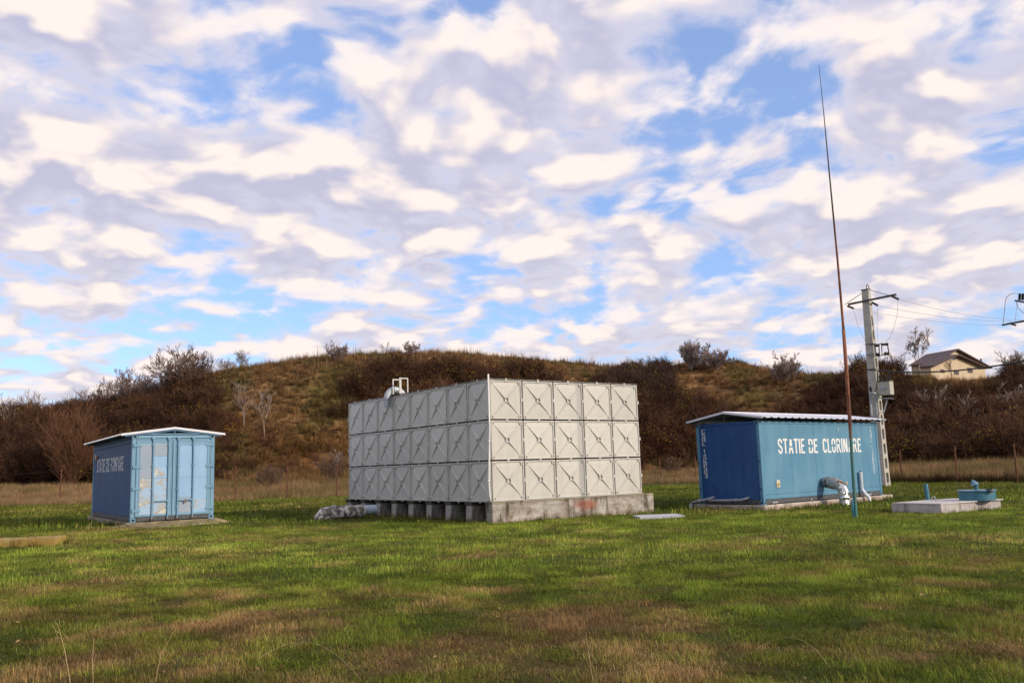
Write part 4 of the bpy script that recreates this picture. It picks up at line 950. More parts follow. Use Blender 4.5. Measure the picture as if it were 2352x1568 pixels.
# ------------------------------------------------------------------ containers
def casting(mb, x, y, z, s=.165, h=.118):
    mb.box(x-.004 if x < .5 else x-s+.004, y-.004 if y < .5 else y-s+.004, z, x+s-.004 if x < .5 else x+.004, y+s-.004 if y < .5 else y+.004, z+h, 0, bev=.01)
def oval(mb, wall, u, z, w_=.05, h_=.032, mi=1):
    n_ = 12; mb.add([wall(u+w_*math.cos(2*math.pi*i/n_), z+h_*math.sin(2*math.pi*i/n_), .0065) for i in range(n_)], [tuple(range(n_))], mi)
def gable(rt, ax, L0, L1, e0, e1, rid, ze, zr, pitch):
    """two corrugated roof sheets with ridge along local axis ax ('x' or 'y'); e0,e1 eave coords, rid ridge coord"""
    for ea in (e0, e1):
        prof = []; u = L0
        while u < L1-.02:
            prof += [(u, 0), (u+pitch*.12, .032), (u+pitch*.30, .032), (u+pitch*.42, 0)]; u += pitch
        prof.append((L1, 0)); prof = [(min(p_, L1), h_) for p_, h_ in prof]
        V = []; n_ = len(prof)
        for (tt, zz_) in ((ea, ze), (rid + (.01 if ea > rid else -.01), zr)):
            for off in (0, -.007):
                for (u_, h_) in prof: V.append((u_, tt, zz_+h_+off) if ax == 'x' else (tt, u_, zz_+h_+off))
        fs = []
        for i in range(n_-1):
            fs += [(i, i+1, 2*n_+i+1, 2*n_+i), (n_+i, 3*n_+i, 3*n_+i+1, n_+i+1), (i, n_+i, n_+i+1, i+1), (2*n_+i, 2*n_+i+1, 3*n_+i+1, 3*n_+i)]
        fs += [(0, 2*n_, 3*n_, n_), (n_-1, 2*n_-1, 4*n_-1, 3*n_-1)]
        MB().add(V, fs).build('roof_sheet', M_ROOF, rt)
        for lv in (L0-.012, L1+.002):       # bright barge strip on each gable edge
            g_ = MB(); a_, c2 = (ea, ze), (rid, zr+.012); V = []
            for (tt, zz_) in (a_, c2):
                for du, dz_ in ((0, -.03), (.01, -.03), (.01, .035), (0, .035)): V.append((lv+du, tt, zz_+dz_) if ax == 'x' else (tt, lv+du, zz_+dz_))
            g_.add(V, [(0, 3, 2, 1), (4, 5, 6, 7), (0, 1, 5, 4), (1, 2, 6, 5), (2, 3, 7, 6), (3, 0, 4, 7)]); g_.build('barge_strip', M_ROOF, rt)
    g_ = MB(); V = []
    for lv in (L0, L1):
        for (tt, zz_) in ((rid-.12, zr-.012), (rid, zr+.044), (rid+.12, zr-.012)): V.append((lv, tt, zz_+.012) if ax == 'x' else (tt, lv, zz_+.012))
    g_.add(V, [(0, 3, 4, 1), (1, 4, 5, 2)]); g_.build('ridge_cap', M_ROOF, rt)
def rafters(rt, ax, at_, e0, e1, rid, ze, zr, mat, zb):
    for q in at_:
        P_ = lambda t, z: (q, t, z) if ax == 'x' else (t, q, z)
        g_ = MB(); g_.bar(P_(e0+.06, ze-.035), P_(rid, zr-.045), .04, .05); g_.bar(P_(rid, zr-.045), P_(e1-.06, ze-.035), .04, .05); g_.bar(P_(rid, zb), P_(rid, zr-.06), .03, .03); g_.build('rafter', mat, rt)

def shell(rt, lx, ly, H, mats, seams_x=(), seams_y=()):
    """posts, castings, rails, flat sheets; mats = (front y=0, left x=0, post)"""
    mf, ml, mp = mats
    for x in (0, lx):
        for y in (0, ly):
            g_ = MB(); x0 = x if x == 0 else x-.115; y0 = y if y == 0 else y-.115
            g_.box(x0, y0, .120, x0+.115, y0+.115, H-.120, bev=.012); g_.build('corner_post', mp, rt)
            for z in (0, H-.118):
                g_ = MB(); casting(g_, x, y, z)
                if y == 0: oval(g_, lambda u, zz_, o: (u, -o, zz_), (.08 if x == 0 else lx-.08), z+.06)
                if x == 0: oval(g_, lambda u, zz_, o: (-o, u, zz_), (.08 if y == 0 else ly-.08), z+.06)
                g_.build('corner_casting', [mp, M_DARK], rt)
    for a_, c2, mt_, k in (((.17, .006, .02), (lx-.17, .07, .155), M_RAILDK, 'bottom_rail'), ((.006, .17, .02), (.07, ly-.17, .155), M_RAILDK, 'bottom_rail'), ((.17, ly-.07, .02), (lx-.17, ly-.006, .155), M_RAILDK, 'bottom_rail'), ((lx-.07, .17, .02), (lx-.006, ly-.17, .155), M_RAILDK, 'bottom_rail'),
                         ((.17, .01, H-.10), (lx-.17, .07, H-.01), mf, 'top_rail'), ((.01, .17, H-.10), (.07, ly-.17, H-.01), ml, 'top_rail'), ((.17, ly-.07, H-.10), (lx-.17, ly-.01, H-.01), mf, 'top_rail'), ((lx-.07, .17, H-.10), (lx-.01, ly-.17, H-.01), mf, 'top_rail')):
        g_ = MB(); g_.box(*a_, *c2, bev=.008); g_.build(k, mt_, rt)
    g_ = MB(); g_.box(.05, .05, .03, lx-.05, ly-.05, H-.03); g_.build('box_core', mf, rt)
def sheets(rt, ax, edges, z0, z1, mt_, off=.018):
    for a_, c2 in zip(edges[:-1], edges[1:]):
        g_ = MB()
        if ax == 'x': g_.box(a_+.003, off, z0, c2-.003, .052, z1, bev=.003)
        else: g_.box(off, a_+.003, z0, .052, c2-.003, z1, bev=.003)
        g_.build('wall_sheet', mt_, rt)
HC = 2.591
# right-hand container
ax_, ay_, ayaw = CA; LA = 7.2866; WA = 2.438
ca = empty('blue_container', (ax_, ay_, .1137), ayaw, 'blue container with ribbed white roof and large white lettering, right of the tank', 'container')
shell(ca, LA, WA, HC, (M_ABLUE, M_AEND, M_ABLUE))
sheets(ca, 'x', [.118, 1.67, 3.11, 4.63, 6.15, LA-.118], .30, HC-.105, M_ABLUE)
g_ = MB(); g_.box(.118, .010, .158, LA-.118, .052, .294, bev=.01); g_.build('skirt_band', M_ABLUE, ca)
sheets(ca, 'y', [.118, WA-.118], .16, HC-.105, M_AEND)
gable(ca, 'x', -.14, 7.46, -.27, WA+.27, 1.22, 2.665, 2.885, .385)
rafters(ca, 'x', (-.06, 2.4, 4.9, 7.3), -.2, WA+.2, 1.22, 2.665, 2.885, M_ROOFUNDER, HC)
wl = lambda u, z, o: (u, .018-o, z)
word('STATIE', .98, 2.50, 1.545, .47, wl, ca, M_LETTER); word('DE', 2.74, 3.28, 1.545, .46, wl, ca, M_LETTER); word('CLORINARE', 3.61, 6.07, 1.545, .475, wl, ca, M_LETTER)
column_text('CSOL 1428503', 6.80, 2.42, .075, .105, .143, wl, ca, M_LETTER2)
wle = lambda u, z, o: (.018-o, -u, z)
column_text('CSOL 1428503', -2.20, 2.40, .10, .105, .135, wle, ca, M_LETTER)
for z in (.45, 1.30):
    for y_ in (.06, WA-.06):
        g_ = MB(); g_.box(-.035, y_-.02, z, -.002, y_+.02, z+.07, bev=.006); g_.build('lashing_ring', M_AEND, ca)
g_ = MB(); g_.box(.74, -.012, .50, .93, .016, .73, 0, bev=.01); o = g_.build('wall_socket', MAT('cream_plastic', (.55, .52, .42), rough=.5), ca)
g_ = MB(); g_.cyl((.835, -.013, .60), .05, -.02, 'y', 16); g2 = g_.build('socket_cap', MAT('ochre_cap', (.45, .33, .10), rough=.5), o)
g_ = MB(); g_.cyl((4.88, .012, .50), .065, -.035, 'y', 18, r2=.05); g_.build('round_lamp', MAT('brass_glass', (.70, .58, .34), rough=.2, metal=.4), ca)
g_ = MB(); g_.box(4.60, -.006, 2.28, 4.625, .015, 2.38); g_.build('wall_clip', M_WHITE_PVC, ca)
for x_, w_ in ((.45, .3), (2.6, .1), (3.15, .12)):
    g_ = MB(); g_.box(x_, -.012, .03, x_+w_, .0045, .075, bev=.01); g_.build('rail_fitting', M_GREYP, ca)
g_ = MB(); g_.box(6.05, -.03, .03, 6.45, .0045, .085, bev=.01); g_.tube([(6.4, -.02, .09), (6.62, -.02, .2), (6.55, -.015, .36), (6.48, -.01, .46)], .006, 5); g_.build('hanging_cable_box', M_GREYP, ca)
# its slab
sl_ = empty('container_slab', (ax_, ay_, .1137), ayaw, 'pale concrete slab under the right blue container', 'slab')
for k, (x0, x1) in enumerate(((-.12, 2.55), (2.555, 5.3), (5.305, 7.82))):
    g_ = MB(); g_.box(x0, -.11, -.5, x1, 2.62, -.004, bev=.025); g_.build('slab_section', M_SLAB, sl_)
# insulated duct
M_FOIL = MAT('crumpled_foil', (.78, .77, .74), (.60, .58, .55), 9, .24, 1., bump=1., bscale=14, c3=(.34, .27, .20), t3=(.60, .64), scale3=3.5)
M_FOILD = MAT('weathered_foil', (.46, .45, .43), (.34, .33, .31), 9, .42, .7, bump=1., bscale=14, c3=(.13, .09, .05), t3=(.52, .58), scale3=4.)
dk_ = empty('foil_duct', (ax_, ay_, .1137), ayaw, 'foil wrapped pipe bending from the right container wall into the grass', 'duct')
pts = [(3.40, -.03, .60)] + [(3.40+.002*i, -.03-.085*i, .60-.014*i) for i in range(1, 6)] + [(3.41, -.56, .49), (3.41, -.63, .42)]
g_ = MB(); g_.tube(pts, [.15, .175, .185, .19, .19, .185, .18, .165], 20, noise=.10); g_.build('upper_wrap', M_FOILD, dk_)
pts = [(3.41, -.61, .44), (3.41, -.67, .36)] + [(3.41, -.70-.004*i, .30-.075*i) for i in range(8)]
g_ = MB(); g_.tube(pts, [.15, .168]+[.163+.012*math.sin(i*2.6) for i in range(8)], 20, noise=.11); g_.build('lower_wrap', M_FOIL, dk_)
for i in range(5):
    g_ = MB(); g_.tube([(3.41, -.705, .27-.095*i), (3.41, -.707, .245-.095*i)], .172, 18, noise=.06); g_.build('foil_band', M_FOIL, dk_)
dn = empty('downspout', (ax_, ay_, .1137), ayaw, 'shiny galvanised drain spout leaning on the right container', 'downspout')
M_SHINY = MAT('bright_zinc', (.75, .77, .8), (.62, .65, .70), 6, .3, .45)
g_ = MB(); g_.tube([(5.74, -.07, .86), (5.74, -.07, .27), (5.76, -.16, .12), (5.80, -.27, -.03), (5.80, -.30, -.25)], [.062]*5, 12, cap=False); g_.build('pipe', M_SHINY, dn)
g_ = MB(); g_.tube([(5.74, -.07, .80), (5.74, -.07, .83)], .068, 12); g_.tube([(5.74, -.07, .30), (5.74, -.07, .325)], .068, 12); g_.build('collar', M_SHINY, dn)
g_ = MB(); g_.tube([(5.74, -.07, .862), (5.745, -.065, .875)], [.05, .04], 9, noise=.4); g_.build('debris_plug', M_BLACK, dn)
# grey pipes along the end wall
pp = empty('drain_pipes', (ax_, ay_, .1137), ayaw, 'grey drain pipes running along the shaded blue end wall', 'pipe')
g_ = MB(); g_.tube([(.0, .52, .22), (-.10, .55, .20), (-.13, .70, .155), (-.15, 1.35, .135), (-.15, 1.96, .13)], .038, 12); g_.cyl((-.15, .9, .145), .056, .05, 'y', 12); g_.build('long_pipe', M_GREYP, pp, smooth=True)
g_ = MB(); g_.tube([(.0, 1.86, .23), (-.12, 1.92, .20), (-.15, 2.1, .155), (-.16, 2.66, .05)], .040, 12); g_.cyl((-.155, 2.3, .115), .06, .06, 'y', 12); g_.build('branch_pipe', M_GREYP, pp, smooth=True)
g_ = MB(); g_.tube([(-.16, 2.68, .03), (-.16, 2.72, -.35)], .058, 12); g_.cyl((-.16, 2.70, -.10), .07, .05, 'z', 12); g_.build('down_pipe', M_GREYP, pp, smooth=True)

# left-hand container
bx_, by_, byaw = CB; LB = 7.4495; WB = 2.438
cb = empty('blue_container', (bx_, by_, .215), byaw, 'pale blue doored container with thin white roof, left of the tank', 'container')
M_POSTB = streaks('light_blue_frame_paint', (.15, .29, .41), (.19, .34, .47), (.11, .23, .36), .5, .5, .2, 5.)
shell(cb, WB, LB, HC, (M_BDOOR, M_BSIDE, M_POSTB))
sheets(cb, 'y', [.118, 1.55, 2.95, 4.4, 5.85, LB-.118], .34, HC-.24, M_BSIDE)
for z0, z1, k in ((HC-.236, HC-.105, 'upper_band'), (.16, .335, 'skirt_band')):
    g_ = MB(); g_.box(.012, .118, z0, .052, LB-.118, z1, bev=.008); g_.build(k, M_BSIDE, cb)
gable(cb, 'y', -.05, 7.55, -.33, WB+.31, 1.22, 2.60, 2.785, .30)
rafters(cb, 'y', (-.01, 2.5, 5., 7.45), -.27, WB+.25, 1.22, 2.60, 2.785, MAT('blue_rafter', (.06, .16, .30), rough=.6), HC)
g_ = MB(); g_.bar((.15, .0, 2.62), (2.30, .0, 2.62), .035, .03); g_.build('tie_beam', M_POSTB, cb)
g_ = MB(); g_.box(-.14, .05, 2.575, -.05, LB-.05, 2.60); g_.box(-.06, .05, 2.602, .02, LB-.05, 2.622); g_.build('eave_board', M_ROOFUNDER, cb)
wlb = lambda u, z, o: (.018-o, -u, z)
word('STATIE', -6.60, -4.92, 1.555, .46, wlb, cb, M_LETTER, .12, .15); word('DE', -4.60, -4.02, 1.555, .455, wlb, cb, M_LETTER, .12, .15); word('POMPARE', -3.70, -1.42, 1.555, .455, wlb, cb, M_LETTER, .12, .15)
g_ = MB(); g_.box(-.06, 6.54, 2.02, .016, 6.68, 2.20, bev=.01); o = g_.build('alarm_box', MAT('red_white_plastic', (.6, .12, .08), (.75, .72, .68), 12, .5, mixr=(.48, .52)), cb)
g_ = MB(); g_.tube([(-.02, 6.61, 2.01), (-.02, 6.62, 1.9)], .012, 6); g_.build('cable', M_RUSTW, o)
# header, sill, doors
g_ = MB(); g_.box(.17, -.006, HC-.155, WB-.17, .0095, HC-.115, bev=.004); g_.build('header_lip', M_POSTB, cb)
g_ = MB(); g_.box(.17, -.012, .02, WB-.17, .0045, .135, bev=.008); g_.build('door_sill', M_RAILDK, cb)
for (x0, x1) in ((.122, 1.163), (1.177, 2.316)):
    d = MB(); d.box(x0, -.012, .15, x1, .048, HC-.16, bev=.006); dr_ = d.build('door', M_BDOOR, cb)
    f_ = MB()
    for (a0, b0, a1, b1) in ((x0+.02, .17, x1-.02, .20), (x0+.02, HC-.215, x1-.02, HC-.185), (x0+.012, .21, x0+.035, HC-.225), (x1-.035, .21, x1-.012, HC-.225), (x0+.085, .225, x0+.10, HC-.235), (x1-.10, .225, x1-.085, HC-.235)):
        f_.box(a0, -.022, b0, a1, -.0135, b1, bev=.003)
    f_.build('door_frame', M_POSTB, dr_)
    L_ = x0 < 1
    plates = ([(.235, 1.285, .575, 2.30, M_BGREY), (.235, .215, .575, 1.275, M_SCUFF), (.635, 1.945, 1.015, 2.315, M_BGREY), (.635, 1.285, 1.015, 1.935, M_BLIGHT), (.635, .215, 1.015, 1.275, M_SCUFF)] if L_ else
              [(1.375, 1.285, 1.745, 2.25, M_BLIGHT), (1.375, .69, 1.745, 1.275, M_BLIGHT), (1.375, .225, 1.745, .68, M_BGREY), (1.81, 1.285, 2.19, 2.25, M_BLIGHT), (1.81, .225, 2.19, 1.275, M_BLIGHT)])
    for (a0, b0, a1, b1, mt_) in plates:
        p_ = MB(); p_.box(a0, -.0175, b0, a1, -.0125, b1, bev=.0015); p_.build('repair_plate', mt_, dr_)
    if not L_:
        p_ = MB(); p_.box(1.84, -.0205, .30, 2.16, -.0178, .62); p_.build('scuffed_patch', M_SCUFF, dr_)
    else:
        p_ = MB(); p_.box(.66, -.0205, 1.34, .96, -.0178, 1.62); p_.build('scuffed_patch', M_SCUFF, dr_)
    for z in (2.27, 1.62, .98, .33):
        h_ = MB(); hx0, hx1 = (.03, .28) if L_ else (2.16, 2.41)
        h_.box(hx0, -.032, z-.038, hx1, -.0235, z+.038, bev=.006); h_.cyl((hx0+.02 if L_ else hx1-.02, -.025, z-.05), .018, .10, 'z', 8); h_.box(hx0+.08, -.040, z-.012, hx0+.17, -.0325, z+.012)
        h_.build('hinge', M_POSTB, dr_)
    for x_ in ((.60, 1.05) if L_ else (1.33, 1.78)):
        r_ = MB(); r_.cyl((x_, -.055, .07), .0195, 2.42, 'z', 10); rod = r_.build('lock_rod', M_POSTB, dr_)
        k_ = MB()
        for z in (.42, .95, 1.66, 2.28): k_.box(x_-.045, -.05, z-.03, x_+.045, -.0235, z+.03, bev=.006)
        k_.build('rod_guide', M_POSTB, rod)
        k_ = MB(); k_.box(x_-.05, -.07, HC-.13, x_+.05, .0, HC-.06, bev=.01); k_.box(x_-.03, -.08, HC-.17, x_+.03, -.03, HC-.135, bev=.006); k_.build('cam_keeper', M_POSTB, rod)
        k_ = MB(); k_.box(x_-.05, -.07, .03, x_+.05, -.013, .11, bev=.01); k_.build('cam_keeper', M_BOLT, rod)
    h_ = MB(); (hx0, hx1) = (.66, 1.04) if L_ else (1.36, 1.74)
    h_.bar((hx0, -.085, .60), (hx1, -.085, .605), .018, .03); h_.box(hx1-.03, -.09, .57, hx1+.02, -.0235, .64, bev=.006); h_.build('door_handle', M_POSTB, dr_)
    if L_:
        h_ = MB(); h_.bar((.635, -.075, .50), (.635, -.075, .85), .022, .018); h_.cyl((.635, -.09, .83), .03, .03, 'y', 10); h_.build('lever', M_BGREY, dr_)
g_ = MB(); g_.box(1.53, -.115, .52, 1.59, -.095, .585, bev=.008); g_.tube([(1.54, -.105, .585), (1.54, -.105, .62), (1.58, -.105, .62), (1.58, -.105, .585)], .006, 6)
g_.build('padlock', MAT('rusty_padlock', (.22, .14, .06), rough=.6, metal=.4), cb)
for x_ in (.02, WB-.16):
    g_ = MB(); g_.box(x_, -.16, -.02, x_+.15, .10, -.003, bev=.006); g_.build('foot_plate', M_GREYP, cb)
# slab and worn apron of the left container
def poly_prism(mb, pts, z0, z1, mi=None):
    n_ = len(pts); mb.add([(p[0], p[1], z0) for p in pts]+[(p[0], p[1], z1) for p in pts], [tuple(range(n_))[::-1], tuple(range(n_, 2*n_))]+[(i, (i+1) % n_, n_+(i+1) % n_, n_+i) for i in range(n_)], mi)
def rough_edge(pts, step=.25, amp=.03):
    out = []
    for i, p in enumerate(pts):
        q = pts[(i+1) % len(pts)]; L_ = math.hypot(q[0]-p[0], q[1]-p[1]); n_ = max(1, int(L_/step))
        for k in range(n_):
            t = k/n_; out.append((p[0]+(q[0]-p[0])*t+(rnd.random()-.5)*amp, p[1]+(q[1]-p[1])*t+(rnd.random()-.5)*amp))
    return out
sb = empty('container_slab', (bx_, by_, .1874), byaw, 'mossy old concrete slab with worn apron under the left container', 'slab')
g_ = MB(); poly_prism(g_, rough_edge([(-.10, -.12), (2.56, -.12), (2.56, 7.6), (-.12, 7.6)]), -.5, .024); g_.build('slab_section', M_SLABOLD, sb)
pts = rough_edge([(-.35, -1.0), (.5, -1.45), (1.5, -1.25), (2.5, -1.0), (3.4, -.6), (3.5, .6), (2.7, .6), (2.6, -.13), (-.13, -.13), (-.45, .9), (-.75, .3)], .15, .08)
def ramp(p):
    q = min(1., max(0., -p[1]/1.2, (p[0]-2.5)/.9, -p[0]/.7)); return .02-.24*q**1.3+(rnd.random()-.5)*.02
g_ = MB(); n_ = len(pts); ctr = [(.8+.6*k, -.5) for k in range(2)]
g_.add([(p[0], p[1], ramp(p)) for p in pts]+[(p[0], p[1], -.6) for p in pts], [tuple(range(n_))]+[(i, n_+i, n_+(i+1) % n_, (i+1) % n_) for i in range(n_)])
g_.build('worn_apron', concrete('dirt_covered_apron', (.20, .155, .085), (.30, .24, .14), (.09, .085, .035), .7, (.09, .11, .03)), sb)

# ------------------------------------------------------------------ small slabs in the grass
ys_ = empty('yellow_slab', (-10.84, 21.27, 0), R(2), 'lichen yellow concrete lid slab lying in the grass at the left edge', 'slab')
g_ = MB(); poly_prism(g_, rough_edge([(0, 0), (-.25, 1.2), (-2.9, 1.0), (-2.7, -.12)], .16, .018), -.1, .165); g_.build('slab_body', M_YELLOW, ys_)
for x_ in (-.72, -1.5):
    g_ = MB(); g_.tube([(x_-.09, .45, .16), (x_-.085, .45, .22), (x_, .45, .255), (x_+.085, .45, .22), (x_+.09, .45, .16)], .009, 6); g_.build('lifting_loop', M_RUST, ys_)
def slab_thing(name, X, Y, w_, d_, h_, rz, mat, label, amp=.02):
    p = gp(X, Y); g_ = MB(); poly_prism(g_, rough_edge([(-w_/2, 0), (w_/2, 0), (w_/2, d_), (-w_/2, d_)], .15, amp), -.15, h_)
    o = g_.build(name, mat); o.location = (p[0], p[1], 0); o.rotation_euler = (0, 0, rz); tag(o, label, 'slab')
slab_thing('flat_slab', 572, 1187, 1.0, .7, .05, .4, M_SLABOLD, 'low flat mossy slab in the grass right of the left container')
slab_thing('flat_slab', 622, 1188, .9, .5, .03, .5, M_SLABOLD, 'second low slab, next to the first and nearer the tank')
slab_thing('metal_cover', 1522, 1188, 1.25, 1.1, .035, .05, MAT('grey_cover_plate', (.42, .46, .50), (.5, .52, .52), 4, .5), 'flat pale grey metal cover in the grass right of the plinth', .004)

# ------------------------------------------------------------------ capped well
def cWp(a, b_): return ((2900+a/4.2302)*.680556, (1560+b_/4.2302)*.680556)
well = empty('concrete_well', (WELL[0][0], WELL[0][1], 0), wa_, 'flat concrete well cover with a round blue hatch, right of the right container', 'well')
def wloc(p):
    dx_, dy_ = p[0]-WELL[0][0], p[1]-WELL[0][1]; return dx_*math.cos(wa_)+dy_*math.sin(wa_), -dx_*math.sin(wa_)+dy_*math.cos(wa_)
g_ = MB(); poly_prism(g_, rough_edge([(.06, .0), (wl1, 0), (wl1, wl2), (.1, wl2), (.0, wl2*.5), (.0, .1)], .2, .025), -.2, .185); g_.build('slab_body', M_WELL, well)
g_ = MB(); poly_prism(g_, rough_edge([(.1, -.015), (wl1+.015, -.015), (wl1+.07, wl2+.03), (.1, wl2+.02), (.03, wl2*.5)], .3, .01), .187, .215); g_.build('top_slab', M_WELLTOP, well)
hx, hy = wloc(gp(*cWp(1690, 535), .215)); hx += 0; 
g_ = MB(); g_.cyl((hx, hy, .216), .455, .25, 'z', 48); g_.build('hatch_ring', M_TEAL, well, smooth=False)
g_ = MB(); g_.cyl((hx, hy, .467), .50, .018, 'z', 48); g_.build('hatch_lid', M_TEALL, well)
g_ = MB(); g_.cyl((hx-.03, hy+.05, .486), .047, .17, 'z', 16); vp = g_.build('vent_stub', M_TEAL, well)
g_ = MB(); g_.tube([(hx-.05, hy+.02, .63), (hx-.085, hy-.02, .77)], [.115, .006], 18); g_.build('cone_cap', M_TEALL, vp)
g_ = MB(); g_.bar((hx+.36, hy-.10, .50), (hx+.56, hy-.16, .515), .09, .03); g_.box(hx+.44, hy-.19, .42, hx+.52, hy-.11, .485, bev=.01); g_.build('hasp', M_DKSTEEL, well)
sx_, sy_ = wloc(gp(*cWp(982, 532), .215)); g_ = MB(); g_.tube([(sx_, sy_, .216), (sx_-.03, sy_, .66)], .057, 16, cap=False); g_.cyl((sx_-.028, sy_, .60), .05, .01, 'z', 12); g_.build('stand_pipe', M_TEAL, well)
sx_, sy_ = wloc(gp(*cWp(1066, 556), .215)); g_ = MB(); g_.tube([(sx_-.07, sy_, .20), (sx_-.068, sy_, .28), (sx_-.045, sy_, .325), (sx_, sy_, .34), (sx_+.045, sy_, .325), (sx_+.068, sy_, .28), (sx_+.07, sy_, .20)], .014, 8); g_.build('lifting_loop', M_GREYP, well)

# ------------------------------------------------------------------ rusty mast
mt = bpy.data.materials.new('mast_paint_and_rust'); mt.use_nodes = True; n = NB(mt.node_tree); bs = mt.node_tree.nodes['Principled BSDF']
v = n.n('ShaderNodeTexCoord').outputs['Object']; x_, y_, z_ = n.sep(v)
k = n.noise(n.v('MULTIPLY', v, (1, 1, .25)), 7., 6, .7)
hz_ = n.m('ADD', z_, n.m('MULTIPLY', n.m('SUBTRACT', k, .5), 1.6))
c_low = n.mix(n.mr(n.noise(v, 6., 5, .6), .45, .65), (.045, .17, .18), (.09, .15, .10))
c_mid = n.mix(n.mr(k, .42, .58), (.085, .025, .013), (.26, .085, .035))
c_hi = n.mix(n.mr(k, .40, .62), (.23, .065, .026), (.30, .14, .06))
cc = n.mix(n.mr(hz_, 1.9, 2.3), c_low, c_mid); cc = n.mix(n.mr(hz_, 2.9, 3.8), cc, c_hi); cc = n.mix(n.mr(hz_, 4.6, 5.4), cc, c_mid); cc = n.mix(n.mr(hz_, 6.5, 9.), cc, (.05, .04, .035))
n.l(cc, bs.inputs['Base Color']); bs.inputs['Roughness'].default_value = .75
P0 = gp(1966, 1185); ms = empty('tall_mast', (P0[0], P0[1], 0), 0, 'very tall thin rusty mast with teal painted foot in front of the right container', 'mast')
mp = [at(X, Y, P0[1])-np.array([P0[0], P0[1], 0]) for X, Y in ((1966, 1187), (1957, 1050), (1951, 950), (1944, 850), (1937.5, 757))]
g_ = MB(); g_.tube([np.array(mp[0])-[0, 0, .2]]+mp, [.042, .042, .042, .046, .046, .044], 12); g_.build('lower_tube', mt, ms, smooth=True)
mq = [at(X, Y, P0[1])-np.array([P0[0], P0[1], 0]) for X, Y in ((1937.5, 758), (1936, 740), (1924, 600), (1905, 400), (1893, 270), (1881, 150))]
g_ = MB(); g_.tube(mq, [.036, .034, .028, .019, .012, .006], 10); g_.build('upper_tube', mt, ms, smooth=True)
g_ = MB(); g_.tube([(-.07, -.02, -.2), (-.075, -.02, .36), (-.04, 0, .44)], [.03, .03, .022], 10); g_.build('foot_stub', M_TEAL, ms, smooth=True)

# ------------------------------------------------------------------ wire fence
def fence_run(label, pts, gap_wires=True):
    rt = empty('wire_fence', (pts[0][0], pts[0][1], 0), 0, label, 'fence'); o0 = np.array([pts[0][0], pts[0][1], 0]); tops = []
    pmb = MB(); pmb.tube([(0, 0, -.3), (0, 0, 2.05)], .042, 8); first_ = None
    for k, (x, y, h_) in enumerate(pts):
        loc = (x-o0[0], y-o0[1], float(gz(x, y))); rot = ((rnd.random()-.5)*.05, (rnd.random()-.5)*.05, rnd.random()*6)
        if first_ is None: first_ = pmb.build('post', M_RUST, rt); first_.location = loc; first_.rotation_euler = rot; first_.scale = (1, 1, h_/2.05)
        else: inst(first_, rt, loc, rot, (1, 1, h_/2.05))
        tops.append((np.array(loc), h_))
    for q in (.25, .6, .93):
        w_ = MB()
        for (a_, ha), (c2, hb) in zip(tops[:-1], tops[1:]):
            p = a_+np.array([0, 0, ha*q]); e = c2+np.array([0, 0, hb*q]); w_.tube([p+(e-p)*t-np.array([0, 0, .25*t*(1-t)]) for t in (0, .25, .5, .75, 1)], .005, 3)
        w_.build('strand', M_RUSTW, rt)
    return rt
A_ = lambda X, Y: tuple(gp(X, Y)[:2])
def AD(X, dep): p = at(X, 1120, dep); return (p[0], p[1])
fence_run('rusty post and wire fence at the hill foot, left of the tank', [(-60, 78, 2.), (*A_(-260, 1162), 2.), (*A_(137, 1157), 2.5), (-24, 58.5, 2.), (*AD(540, 54), 2.12), (*AD(660, 57), 2.1), (*AD(774, 59.5), 2.1), (*AD(900, 63), 2.), (*AD(1130, 68), 2.)])
fence_run('rusty post and wire fence seen between tank and right container', [(*AD(1440, 72), 2.), (*AD(1519, 74), 2.05), (*AD(1600, 71), 2.05), (*AD(1700, 68), 2.), (*AD(1860, 62), 2.)])
fence_run('dark rusty post and wire fence behind the well at the right', [(*AD(1990, 58), 2.), (*AD(2074, 52), 1.85), (*AD(2201, 48), 1.95), (*AD(2339, 44), 1.92), (*AD(2490, 40.5), 1.9)])

# ------------------------------------------------------------------ concrete utility pole
def c5p(a, b_): return ((2700+a/3.1111)*.680556, (900+b_/3.1111)*.680556)
PX, PY, pyaw = 18.33, 45.4, .70
po = empty('utility_pole', (PX, PY, 0), pyaw, 'slotted concrete power pole behind the right container', 'utility pole')
def pole_shaft(H_=10., slots=12):
    w0, w1, d0_, d1_ = .50, .25, .54, .36; wz = lambda z: w0+(w1-w0)*z/H_; dz_ = lambda z: d0_+(d1_-d0_)*z/H_
    mb = MB()
    def blk(xa, xb, z0, z1):   # xa,xb as fraction of width
        V = []
        for z in (z0, z1):
            for fy in (-.5, .5):
                for fx in (xa, xb): V.append((fx*wz(z), fy*dz_(z), z))
        mb.add(V, [(0, 2, 3, 1), (4, 5, 7, 6), (0, 1, 5, 4), (2, 6, 7, 3), (0, 4, 6, 2), (1, 3, 7, 5)])
    top = 8.62; zt = [top-.72*k for k in range(slots)]
    blk(-.5, .5, top, H_); blk(-.5, -.26, -.6, top-.001); blk(.26, .5, -.6, top-.001)
    for z in zt: blk(-.259, .259, z-.72, z-.72+.19)
    for k, z in enumerate(zt):   # rounded slot shoulders
        for sx in (-1, 1):
            for zz_, sg in ((z, -1), (z-.53, 1)):
                f0 = sx*.259; f1 = sx*.12; V = []
                for fy in (-.5, .5): V += [(f0*wz(zz_), fy*dz_(zz_)*.999, zz_+(0 if k or sg > 0 else 0)), (f1*wz(zz_), fy*dz_(zz_)*.999, zz_), (f0*wz(zz_), fy*dz_(zz_)*.999, zz_+sg*.09)]
                mb.add(V, [(0, 1, 2), (3, 5, 4), (0, 2, 5, 3), (1, 4, 5, 2), (0, 3, 4, 1)])
    return mb
pole_shaft().build('shaft', M_POLE, po)
Minv = None
